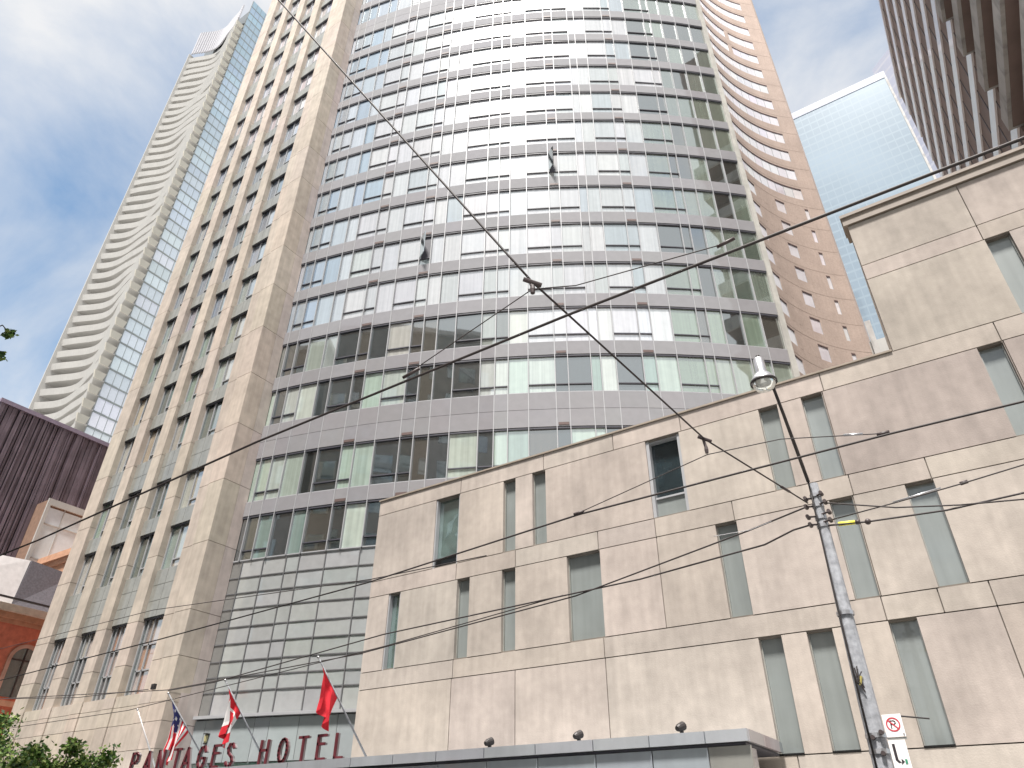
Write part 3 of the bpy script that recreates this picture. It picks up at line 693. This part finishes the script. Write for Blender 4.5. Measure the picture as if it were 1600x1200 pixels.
def archwin(yc, z0, zc, r, X):
    pts = [(X, yc - r, z0), (X, yc + r, z0)] + [(X, yc + r * math.cos(t * math.pi / 12), zc + r * math.sin(t * math.pi / 12)) for t in range(13)]
    o = MB().poly(pts).build('arched_window', mat("arch_glass", (.10, .12, .11), .2, refl=.15), vic)
    m = MB()
    for t in range(12):
        a, b = t * math.pi / 12, (t+1) * math.pi / 12
        m.hexa([(X - .02, yc + r * math.cos(q) * s_, zc + r * math.sin(q) * s_) for q, s_ in ((a, 1), (b, 1), (b, 1.3), (a, 1.3))] + [(X + .08, yc + r * math.cos(q) * s_, zc + r * math.sin(q) * s_) for q, s_ in ((a, 1), (b, 1), (b, 1.3), (a, 1.3))])
    for s_ in (-1, 1): m.box(X - .02, X + .05, yc + s_ * r * 1.15 - r * .15, yc + s_ * r * 1.15 + r * .15, z0, zc)
    m.build('arch_trim', mat("arch_trim", (.45, .30, .24), .8), o)
    m = MB(); m.box(X + .005, X + .04, yc - .04, yc + .04, z0, zc + r); m.box(X + .005, X + .04, yc - r, yc - .05, zc - .04, zc + .04); m.box(X + .005, X + .04, yc + .05, yc + r, zc - .04, zc + .04); m.build('frame', M['dark'], o)
for yc in (18.4, 21.55, 24.0 - .1): archwin(yc, 9.0, 11.1, .72, -49.98)
MB().box(-50, -49.85, 14, 24.5, 8.5, 8.8).build('string_course', M['terracotta'], vic)

# ------------------------------------------------------------------ buildings across the street (behind the viewer, mirrored in the glass)
def opp(x0, x1, h, label, dy=0):
    t = thing('street_building', label, 'building', ((x0 + x1) / 2, -4 - dy, 0))
    MB().box(x0, x1, -26 - dy, -4 - dy, 0, h).build('wall', M['oppbrick'], t)
    z = 4.0
    while z < h - 2:
        m = MB(); x = x0 + 1
        while x < x1 - 1.6: m.box(x, x + 1.5, -4.02 - dy, -3.95 - dy, z, z + 1.6); x += 2.6
        m.build('window_row', M['oppglass'], t); z += 3.3
    MB().box(x0 - .2, x1 + .2, -26 - dy, -3.7 - dy, h, h + .5).build('cornice', M['concband'], t)
opp(-64, -33, 41, 'dark brick block across the street, reflected in the lower glass')
opp(-32, -8, 42, 'tall narrow-windowed building across the street beside the dark block', 0)
opp(10, 40, 14, 'low brick row across the street at the right', 0)

# ------------------------------------------------------------------ entrance canopy
cano = thing('entrance_canopy', 'long grey metal entrance canopy along the foot of the precast wall', 'canopy', (-15, 15.7, 0))
CY, CX1 = 14.48, -4.22
mb = MB(); xs = [-30, -27, -24.2, -21.5, -19, -16.6, -14.3, -12.9, -11.57, -10.2, -8.85, -7.45, -6.2, -5.05, CX1]
for a, b in zip(xs, xs[1:]): mb.box(a + .012, b - .012, CY, CY + .08, 3.29, 3.5, jit((.42, .44, .47), .05, .01))
mb.box(-30, CX1 - .02, CY + .05, 16.9, 3.3, 3.49, (.25, .27, .29))
mb.build('fascia', M['canopy'], cano)
mb = MB(); mb.box(CX1 - .07, CX1, CY + .09, 15.5, 3.29, 3.5, (.40, .38, .40)); mb.box(CX1 - .07, CX1, 15.52, 16.6, 3.29, 3.5, (.44, .38, .40)); mb.build('side_fascia', M['canopy'], cano)
MB().box(-30, CX1 - .1, CY + .12, 16.85, 3.24, 3.285).build('shadow_gap', M['darkframe'], cano)
mb = MB()
for a, b in zip(xs, xs[1:]): mb.box(a + .012, b - .012, CY + .1, CY + .16, 2.55, 3.23, jit((.38, .42, .46), .05, .01) if b < -4.6 else (.30, .30, .28))
mb.box(CX1 - .20, CX1 - .12, CY + .17, 15.3, 2.55, 3.23, (.40, .38, .40))
mb.build('lower_panel', M['canopy'], cano)
MB().box(-30, CX1 - .25, CY + .17, 16.9, 2.75, 2.8).build('soffit', M['whiteband'], cano)
for x in (-28, -22, -16, -10, -5): MB().tube([(x, 15.0, .13), (x, 15.0, 2.75)], .09, 10).build('post', M['steel'], cano, smooth=True)
for i, (x, lb) in enumerate(((-10.15, 'black wall spotlight on the canopy, leftmost of the three'), (-7.85, 'black wall spotlight on the canopy, middle of the three'), (-5.55, 'black wall spotlight on the canopy, nearest its right corner'))):
    s = thing('spotlight', lb, 'spotlight', (x, 14.6, 3.5), 'spotlights standing on the entrance canopy')
    MB().box(x - .03, x + .03, 14.6, 14.66, 3.502, 3.56).build('bracket', M['dark'], s)
    MB().lathe((x - .02, 14.62, 3.62), [(.001, -.1), (.05, -.1), (.075, -.04), (.085, .1), (.07, .11), (.001, .1)], 12, axis=(.35, .9, .35)).build('lamp_head', M['dark'], s, smooth=False)

# ------------------------------------------------------------------ hotel sign: thin strokes standing on the canopy edge
sign = thing('hotel_sign', 'maroon PANTAGES HOTEL letters standing on the canopy', 'sign', (-19, 14.7, 3.5))
G = {
 'P': [[(0, 0), (0, 1), (.36, 1), (.5, .9), (.5, .62), (.36, .5), (0, .5)]],
 'A': [[(0, 0), (.3, 1), (.6, 0)], [(.1, .28), (.5, .28)]],
 'N': [[(0, 0), (0, 1), (.5, 0), (.5, 1)]],
 'T': [[(0, 1), (.56, 1)], [(.28, 1), (.28, 0)]],
 'G': [[(.52, .78), (.38, 1), (.14, .96), (0, .66), (0, .3), (.14, .04), (.38, 0), (.52, .22), (.52, .46), (.3, .46)]],
 'E': [[(.48, 1), (0, 1), (0, 0), (.48, 0)], [(0, .64), (.4, .64)]],
 'S': [[(.46, .84), (.34, 1), (.12, 1), (.02, .82), (.1, .6), (.38, .4), (.48, .2), (.36, 0), (.12, 0), (0, .16)]],
 'H': [[(0, 0), (0, 1)], [(.5, 0), (.5, 1)], [(0, .58), (.5, .58)]],
 'O': [[(.28 + .28 * math.cos(t * math.pi / 8), .5 + .5 * math.sin(t * math.pi / 8)) for t in range(17)]],
 'L': [[(0, 1), (0, 0), (.44, 0)]],
}
LX = [-24.12, -23.42, -22.72, -21.95, -21.45, -20.72, -20.05, -19.42] 
LX2 = [-17.98, -17.22, -16.45, -15.72, -15.05]
LH = .56
def letter(ch, x, y, z):
    o = None
    for layer, (d0, d1, wd, mm) in enumerate(((0, .05, .033, 'maroon'), (.052, .12, .027, 'letterside'))):
        mb = MB()
        for st in G[ch]:
            for (a, b), (c, d) in zip(st, st[1:]):
                v = Vector((c - a, 0, d - b)) * LH; L_ = v.length; v.normalize(); n_ = Vector((-v.z, 0, v.x)) * wd
                A = Vector((x + a * LH, 0, z + b * LH)) - v * wd * .9; B = Vector((x + c * LH, 0, z + d * LH)) + v * wd * .9
                q = [A - n_, B - n_, B + n_, A + n_]
                mb.hexa([(p.x, y + d0, p.z) for p in q] + [(p.x, y + d1, p.z) for p in q])
        if layer == 0: o = mb.build('letter', M[mm], sign)
        else: mb.build('letter_return', M[mm], o)
for ch, x in zip('PANTAGES', LX): letter(ch, x, 14.62, 3.54)
for ch, x in zip('HOTEL', LX2): letter(ch, x, 14.62, 3.54)
MB().box(-24.2, -14.6, 14.68, 14.74, 3.50, 3.53).build('base_rail', M['letterside'], sign)

# ------------------------------------------------------------------ flagpoles and flags
poles = [(-15.52, 3.5, 5.97, 16.55, 14.02, 'pale angled flagpole with the plain red flag, rightmost of the four'),
         (-19.88, 3.5, 5.86, 16.75, 14.38, 'pale angled flagpole carrying the Canadian flag'),
         (-22.64, 3.5, 5.74, 16.75, 14.36, 'pale angled flagpole carrying the American flag'),
         (-25.30, 3.5, 5.55, 16.55, 15.06, 'bare white angled flagpole, leftmost, in front of the stone corner')]
PT = []
for x, z0, z1, y0, y1, lb in poles:
    t = thing('flagpole', lb, 'flagpole', (x, y0, z0), 'angled flagpoles over the entrance canopy')
    a, b = Vector((x, y0, z0)), Vector((x, y1, z1)); PT.append((a, b))
    MB().tube([a, b], [.032, .018], 8).build('pole', M['whiteband'] if x < -25 else M['polecon'], t, smooth=True)
    MB().ball(b, .035).build('finial', M['steel'], t, smooth=True)
    MB().box(x - .09, x + .09, y0 - .09, y0 + .09, z0, z0 + .1).build('foot', M['dark'], t)
def flag(name, label, a, b, t0, t1, length, colf, phase, sag=.55, nx=14, ny=26):
    mb = MB(); d = b - a
    def P_(u, v):
        p = a + d * (t1 + (t0 - t1) * u)          # u along the hoist, from the tip down
        amp = .07 + .05 * v
        squeeze = 1 - sag * min(1, v * 1.5)
        mid = a + d * ((t0 + t1) / 2)
        q = mid + (p - mid) * squeeze
        q = q + Vector((amp * math.sin(u * 9 + phase + v * 2.0) * min(1, v * 4) + .10 * v * (phase - 1), amp * .7 * math.cos(u * 11 + phase) * min(1, v * 4) - .05 * v, -length * v - .25 * length * v * u * .6))
        return q
    for i in range(nx):
        for j in range(ny):
            u, v = i / nx, j / ny
            mb.quad(P_(u, v), P_(u + 1 / nx, v), P_(u + 1 / nx, v + 1 / ny), P_(u, v + 1 / ny), colf((i + .5) / nx, (j + .5) / ny))
    o = mb.build(name, M['flagcloth'], None, smooth=True); tag(o, label, 'flag', 'flags over the hotel entrance'); return o
RED = (.62, .02, .035); WH = (.78, .76, .76); NV = (.035, .04, .16)
def us(u, v):
    if u < .54 and v < .42: return WH if (int(u * 14) + int(v * 24)) % 4 == 0 and int(u * 14) % 2 else NV
    return RED if int(u * 13) % 2 == 0 else WH
def ca(u, v):
    if v < .25 or v > .75: return RED
    dx, dy = abs(u - .5), v - .5
    return RED if (abs(dy) < .13 and dx < .26 - abs(dy) * 1.2) or (abs(dy) < .19 and dx < .05) else WH
flag('flag', 'plain red flag hanging limp over the canopy', *PT[0], .64, .93, .92, lambda u, v: jit(RED, .06), 1.3, sag=.5)
flag('flag', 'red and white Canadian flag hanging in narrow folds', *PT[1], .66, .93, 1.05, ca, .6, sag=.66, ny=30)
flag('flag', 'American flag with stars and stripes hanging in folds by the stone corner', *PT[2], .55, .92, 1.12, us, .2, sag=.70, nx=26, ny=34)

# ------------------------------------------------------------------ street pole with lamp
PX, PY = -1.70, 12.0
sp = thing('street_pole', 'weathered grey concrete street pole with wire clamps and a cobra arm lamp', 'street lamp', (PX, PY, .13))
MB().tube([(PX, PY, .13), (PX - .0, PY, 3.4), (PX + .02, PY, 6.84)], [.155, .125, .075], 12).build('pole', M['polecon'], sp)
lum = ray(1192, 592, 10.0)
arm = [Vector((PX - .075, PY - .14, 2.0)), Vector((PX - .06, PY - .13, 4.5)), Vector((PX - .04, PY - .11, 6.3)), Vector((PX - .03, PY - .12, 6.85)), ]
_e = Vector((lum.x + .10, lum.y + .05, lum.z - .02)); arm += [arm[3].lerp(_e, .33) + Vector((0, 0, .03)), arm[3].lerp(_e, .66) + Vector((0, 0, .04)), _e]
MB().tube(arm[:4], .015, 8).build('conduit', M['dark'], sp, smooth=True)
MB().tube(arm[3:], [.03, .03, .027, .024], 8).build('lamp_arm', M['dark'], sp, smooth=True)
ax = (-.0, -.05, 1)
lh = MB().lathe(lum, [(.001, .40), (.05, .40), (.085, .37), (.09, .12), (.10, .08), (.13, .07), (.19, -.02), (.205, -.06), (.2, -.075), (.17, -.07)], 20, axis=ax).build('lamp_housing', M['steel'], sp, smooth=True)
MB().lathe(lum, [(.18, -.072), (.175, -.12), (.14, -.18), (.08, -.21), (.001, -.22)], 20, axis=ax).build('lamp_lens', M['glassclear'], lh, smooth=True)
MB().ball(lum + Vector((0, 0, .44)), .035).build('photocell', M['dark'], lh, smooth=True)
MB().lathe(lum, [(.207, -.045), (.212, -.06), (.212, -.085), (.2, -.09)], 20, axis=ax).build('lamp_rim', M['dark'], lh, smooth=True)
for z, r in ((6.62, .082), (6.44, .085), (6.22, .088), (6.08, .09), (4.65, .12), (2.95, .14), (2.75, .14)):
    MB().lathe((PX + .01, PY, z), [(r, -.03), (r + .012, -.03), (r + .012, .03), (r, .03)], 14).build('clamp_band', M['steel'], sp)
for (dx, z) in ((-.14, 6.56), (.12, 6.60), (-.16, 6.42), (.15, 6.44), (-.17, 6.24), (.17, 6.26), (.16, 6.12), (-.16, 6.10), (.10, 2.98), (-.02, 2.92), (.06, 2.72)):
    MB().tube([(PX, PY - .05, z), (PX + dx, PY - .12, z)], .016, 6).tube([(PX + dx, PY - .18, z), (PX + dx, PY - .06, z)], [.03, .035], 8).build('insulator_pin', M['rubber'], sp)
mb = MB()
for k in range(5):
    a = Vector((PX - .02, PY - .13, 3.62)); mb.tube([a + Vector((random.uniform(-.05, .06), random.uniform(-.03, 0), -.12 + .06 * k)), a + Vector((random.uniform(-.04, .04), -.04, random.uniform(-.05, .12))), a + Vector((random.uniform(-.02, .08), -.02, .16 + .02 * k))], .010, 5)
mb.build('cable_knot', M['wire'], sp)
MB().tube([(PX - .01, PY - .15, 3.6), (PX + .03, PY - .16, 3.72)], .018, 6).build('cable_tag', mat("straw", (.45, .38, .12), .6), sp)
# parking sign
ps = thing('parking_sign', 'white no parking sign with red ringed P on the street pole', 'sign', (-1.52, 11.8, 2.9))
a = ray(1377, 1117, 11.8); b = ray(1405, 1117, 11.8); c = ray(1388, 1152, 11.8)
sx0, sx1, sz1, sz0 = a.x, b.x + .015, a.z, c.z
MB().box(sx0, sx1, 11.8, 11.806, sz0, sz1).build('sign_plate', M['signwhite'], ps)
scx, scz = (sx0 + sx1) / 2 - .003, (sz0 + sz1) / 2 + .012
def ring(mb, cx, cz, r0, r1, y, n=28):
    for k in range(n):
        t0, t1 = 2 * math.pi * k / n, 2 * math.pi * (k+1) / n
        mb.quad((cx + r0 * math.cos(t0), y, cz + r0 * math.sin(t0)), (cx + r1 * math.cos(t0), y, cz + r1 * math.sin(t0)), (cx + r1 * math.cos(t1), y, cz + r1 * math.sin(t1)), (cx + r0 * math.cos(t1), y, cz + r0 * math.sin(t1)))
mb = MB(); ring(mb, scx, scz, .072, .090, 11.797)
mb.quad((scx - .062, 11.7965, scz + .050), (scx - .050, 11.7965, scz + .062), (scx + .062, 11.7965, scz - .050), (scx + .050, 11.7965, scz - .062)); mb.build('red_ring', M['signred'], ps)
mb = MB()
for st in ([(-.028, -.045), (-.028, .045)], [(-.028, .045), (.012, .045), (.030, .032), (.030, .012), (.012, 0), (-.028, 0)]):
    for (p, q), (r, s_) in zip(st, st[1:]):
        v = Vector((r - p, 0, s_ - q)).normalized(); n_ = Vector((-v.z, 0, v.x)) * .007
        A, B = Vector((scx + p, 11.798, scz + q)) - v * .006, Vector((scx + r, 11.798, scz + s_)) + v * .006
        mb.quad(A - n_, B - n_, B + n_, A + n_)
mb.build('letter_p', M['signblack'], ps)
mb = MB(); mb.ball((sx1 - .02, 11.795, sz0 + .03), .009, 6, 4); mb.build('bolt', M['signblack'], ps)
MB().box(sx0 + .0, sx1, 11.808, 11.82, sz0 - .035, sz0 - .005).build('bracket', M['greenspan'], ps)
p2 = thing('arrow_sign', 'tall white sign with a bent black arrow below the no parking sign', 'sign', (-1.5, 11.8, 2.5))
ax0, ax1, az1 = ray(1387, 1157, 11.8).x, ray(1414, 1157, 11.8).x, ray(1387, 1157, 11.8).z
MB().box(ax0, ax1, 11.8, 11.806, az1 - .62, az1).build('sign_plate', M['signwhite'], p2)
mb = MB(); acx = ax0 + .055
mb.quad((acx - .018, 11.797, az1 - .24), (acx + .018, 11.797, az1 - .24), (acx + .018, 11.797, az1 - .045), (acx - .018, 11.797, az1 - .045))
mb.quad((acx - .018, 11.797, az1 - .24), (acx + .012, 11.797, az1 - .275), (acx + .05, 11.797, az1 - .275), (acx + .018, 11.797, az1 - .235))
mb.poly([(acx + .045, 11.797, az1 - .30), (acx + .09, 11.797, az1 - .262), (acx + .055, 11.797, az1 - .225)])
mb.build('arrow', M['signblack'], p2)
mb = MB(); mb.box(acx + .095, acx + .125, 11.795, 11.7975, az1 - .29, az1 - .235); mb.build('green_mark', M['signgreen'], p2)
tag(MB().tube([(sx1 - .02, 11.83, 3.16), (-.96, 11.9, 3.11)], .011, 6).build('sign_rod', M['dark'], None), 'thin dark rod sticking out behind the no parking sign', 'rod')

# ------------------------------------------------------------------ overhead wires
def wire(pts, r, label, cat='wire', group='overhead wires', sag=0.0, n=14, name='overhead_wire', m='wire'):
    P_ = []
    for a, b in zip(pts, pts[1:]):
        a, b = Vector(a), Vector(b)
        for k in range(n): 
            t = k / n; p = a.lerp(b, t); p.z -= sag * 4 * t * (1 - t); P_.append(p)
    P_.append(Vector(pts[-1]))
    return tag(MB().tube(P_, r, 6).build(name, M[m], None, smooth=True), label, cat, group)
top = Vector((PX - .12, PY - .12, 6.48))
# trolley wires along the street
wire([(-70, 6.0, 5.6), (-12.31, 4.86, 5.7), (-6.69, 4.56, 5.7), (-2.31, 4.48, 5.70), (1.26, 4.5, 5.7), (30, 4.55, 5.7)], .015, 'near thick trolley wire crossing the whole glass front', group=None)
wire([(-70, 12.6, 5.6), (-16.5, 9.84, 5.70), (-9.27, 9.3, 5.70), (-4.43, 8.60, 5.70), (-.23, 8.46, 5.70), (1.13, 8.47, 5.70), (30, 8.45, 5.70)], .014, 'far trolley wire crossing the precast wall at mid height', group=None)
# span wire from pole to the other side
spA, spB = ray(832, 440, 4.55), ray(1100, 688, 8.5)
far = ray(430, -4, 2.2)
h1 = ray(832, 441, 4.55); h2 = ray(1101, 686, 8.5)
dirn = (h1 - h2); ext = h1 + (ray(437, 4, 2.6) - h1) * 2.2
wire([top, h2, h1, ray(437, 2, 2.7), ext], .0125, 'steep diagonal span wire running from the street pole up to the left', group=None)
def hanger(p, down, label):
    t = thing('wire_hanger', label, 'wire fitting', tuple(p), 'hangers on the diagonal span wire')
    MB().tube([p + Vector((-.07, -.06, .03)), p + Vector((.07, .06, -.03))], .024, 8).build('clamp', M['rubber'], t)
    MB().tube([p + Vector((-.02, 0, 0)), p + Vector((0, 0, -down * .5))], .020, 8).build('stem', M['rubber'], t)
    MB().lathe(p + Vector((0, 0, -down * .6)), [(.001, .05), (.022, .05), (.028, 0), (.022, -.05), (.001, -.05)], 10).build('ear', M['rubber'], t)
hanger(h1, .16, 'large black hanger where the span wire crosses the glass front')
hanger(h2, .28, 'small black hanger where the span wire crosses the precast wall')
# pull-off wires that hold the trolley wires
lo1 = h1 + Vector((0, 0, -.09)); lo2 = h2 + Vector((0, 0, -.24))
wire([ray(640, 582, 4.5), lo1], .006, 'thin pull-off wire left of the large hanger', group=None)
wire([lo1, ray(900, 446, 4.5), ray(1135, 380, 4.5)], .006, 'thin pull-off wire right of the large hanger', group=None)
wire([ray(905, 801, 8.6), lo2], .007, 'thin pull-off wire left of the small hanger', group=None)
wire([lo2, ray(1220, 686, 8.5), ray(1385, 677, 8.5)], .007, 'thin pull-off wire right of the small hanger', group=None)
def sleeve(a, b, r, label, m='rubber'): tag(MB().tube([a, b], r, 8).build('wire_sleeve', M[m], None, smooth=True), label, 'wire fitting', None)
sleeve(ray(630, 590, 4.5), ray(655, 576, 4.5), .018, 'dark sleeve on the near trolley wire at the left pull-off')
sleeve(ray(1120, 386, 4.48), ray(1148, 372, 4.48), .016, 'dark sleeve on the near trolley wire at the right pull-off')
sleeve(ray(897, 804, 8.6), ray(912, 799, 8.6), .024, 'dark sleeve on the far trolley wire at the left pull-off')
sleeve(ray(1370, 680, 8.5), ray(1390, 675, 8.5), .026, 'dark sleeve on the far trolley wire at the right pull-off')
sleeve(ray(1318, 680, 8.5), ray(1348, 678, 8.5), .016, 'pale sleeve on the right pull-off wire', 'steel')
sleeve(h2.lerp(top, .70), h2.lerp(top, .79), .022, 'dark strain insulator on the span wire by the pole')
sleeve(ray(653, 548, 4.4), ray(651, 549, 4.4), .004, 'tiny clip on the near trolley wire') if 0 else None
# utility cables on the pole line
pl = lambda px, py, Y=12.0: ray(px, py, Y)
wire([(-48, 16.5, 6.3), pl(0, 1092, 15.5), pl(263, 1078, 15.0), pl(560, 1022, 14.2), pl(900, 931, 13.0), pl(1170, 829, 12.2), Vector((PX - .15, PY - .12, 6.42))], .015, 'long cable from the small black box on the stone corner up to the pole', group=None)
wire([pl(263, 1079, 15.0), pl(335, 1066, 14.5), pl(600, 991, 13.6), pl(1000, 905, 12.8), pl(1195, 851, 12.2), pl(1240, 828), Vector((PX - .16, PY - .12, 6.10))], .016, 'lower twisted cable nearly beside the long cable', group=None)
wire([pl(0, 1140, 15.5), pl(200, 1110, 15), pl(600, 1010, 13.8), pl(880, 930, 13)], .012, 'faint cable running low across the stone base', group=None)
wire([pl(0, 1014, 15.5), pl(240, 953, 15.0), pl(580, 905, 13.6), pl(760, 868, 13)], .013, 'cable crossing the stone windows to the base of the glass', group=None)
wire([pl(1115, 838, 12.1), pl(1172, 828, 12.1), pl(1262, 792, 12)], .006, 'thin pale guy wire left of the pole top', group=None, m='steel')
tag(MB().box(*(lambda p: (p.x - .09, p.x + .09, p.y - .05, p.y + .05, p.z - .09, p.z + .09))(pl(240, 1073, 15.0))).box(*(lambda p: (p.x - .03, p.x + .03, p.y - .07, p.y - .05, p.z - .03, p.z + .03))(pl(240, 1073, 15.0))).build('junction_box', M['dark'], None), 'small black junction box on the cables before the stone corner', 'junction box')
wire([pl(0, 1092, 15.0), pl(120, 1090, 15.0), pl(232, 1077, 15.0)], .013, 'cable left of the small black junction box', group=None)
# right of the pole
wire([Vector((PX + .15, PY - .12, 6.42)), pl(1400, 793), pl(1500, 789), pl(1600, 780, 12.3)], .012, 'nearly level cable right of the pole top', group=None)
wire([pl(1300, 812), pl(1400, 785), pl(1505, 755), pl(1600, 726, 12.3)], .011, 'rising pale cable right of the pole', group=None, m='wire')
wire([pl(1284, 822, 11.95), pl(1357, 815), pl(1480, 797), pl(1600, 770, 12.3)], .015, 'twisted dark cable right of the yellow sleeve', group=None)
sleeve(pl(1310, 819), pl(1336, 816), .035, 'yellow insulating sleeve right of the pole', 'yellow')
sleeve(pl(1337, 816), pl(1344, 815), .04, 'black end cap beside the yellow sleeve')
tag(MB().ball(pl(1356, 815), .05, 10, 8).build('wire_ball', M['rubber'], None, smooth=True), 'small black ball on the cable right of the yellow sleeve', 'wire fitting')
sleeve(pl(1500, 756, 12.1), pl(1512, 752, 12.1), .03, 'small brown insulator on the rising cable at the right')
sleeve(pl(1395, 785, 12.1), pl(1470, 762, 12.1), .012, 'pale sleeve on the rising cable at the right', 'steel')

# ------------------------------------------------------------------ trees
random.seed(23)
def tree(base, h, cr_c, cr_r, nleaf, label, trunk_r=.16, ls=.12, extra=None):
    t = thing('street_tree', label, 'tree', base)
    b = Vector(base); c = Vector(cr_c)
    mb = MB(); mb.tube([b, b + Vector((.05, .03, h * .3)), b.lerp(c, .8) + Vector((.1, 0, 0)), c], [trunk_r, trunk_r * .8, trunk_r * .55, trunk_r * .25], 8)
    tips = []
    for k in range(26):
        a = random.uniform(0, 6.28); e = random.uniform(-.3, 1.2); rr = random.uniform(.55, 1.0)
        d = Vector((math.cos(a) * math.cos(e) * cr_r[0], math.sin(a) * math.cos(e) * cr_r[1], math.sin(e) * cr_r[2])) * rr
        s0 = b.lerp(c, random.uniform(.55, .98)); tip = c + d; m_ = s0.lerp(tip, .5) + Vector((0, 0, random.uniform(-.1, .25)))
        mb.tube([s0, m_, tip], [trunk_r * .3, trunk_r * .18, .012], 5); tips.append(tip); tips.append(m_)
    if extra:
        for pth in extra:
            mb.tube(pth, [.05] + [.015] * (len(pth)-1), 5)
    tr = mb.build('trunk', M['bark'], t)
    lf = MB()
    clumps = [(p, random.uniform(.35, .65) * min(cr_r) * .55) for p in tips]
    if extra: clumps += [(pth[-1], .13) for pth in extra for _ in (0, 1)]
    for k in range(nleaf):
        p, r = random.choice(clumps)
        if r < .14 and random.random() < .75: continue
        q = p + Vector((random.gauss(0, r * .5), random.gauss(0, r * .5), random.gauss(0, r * .42)))
        n_ = Vector((random.gauss(0, 1), random.gauss(0, 1), random.gauss(.4, 1))).normalized()
        u = n_.orthogonal().normalized(); u = Quaternion(n_, random.uniform(0, 6.28)) @ u; v = n_.cross(u); s_ = ls * random.uniform(.6, 1.25)
        tn = random.choice([(.10, .19, .03), (.16, .26, .05), (.06, .13, .025), (.26, .32, .09), (.045, .09, .03)])
        lf.poly([q - u * s_ * .5, q + v * s_ * .3, q + u * s_ * .55, q - v * s_ * .3], tn)
    lf.build('crown', M['leaf'], t)
tree((-22.2, 11.2, .13), 3.4, (-21.6, 11.1, 2.85), (2.7, 1.6, 1.0), 16000, 'green leafy street tree at the bottom left before the stone base', ls=.13)
tree((-30.0, 12.0, .13), 4.4, (-29.4, 12.0, 4.25), (2.3, 1.4, 1.15), 6000, 'green tree at the lower left edge before the red brick building', ls=.14)
tw = ray(4, 508, 5.0); tw2 = ray(14, 520, 5.0); tw3 = ray(0, 556, 5.0)
tree((-26.0, 3.0, .13), 12, (-26.0, 3.6, 12.0), (2.8, 2.4, 2.4), 4500, 'tall tree off the left edge whose dark twigs poke into the sky', .22, .15,
     extra=[[Vector((-25, 3.6, 12.6)), Vector((-22.5, 4.6, 13.4)), tw, tw2], [Vector((-25, 3.6, 12.2)), Vector((-22.5, 4.8, 12.3)), tw3 + Vector((-.5, 0, .1)), tw3]])
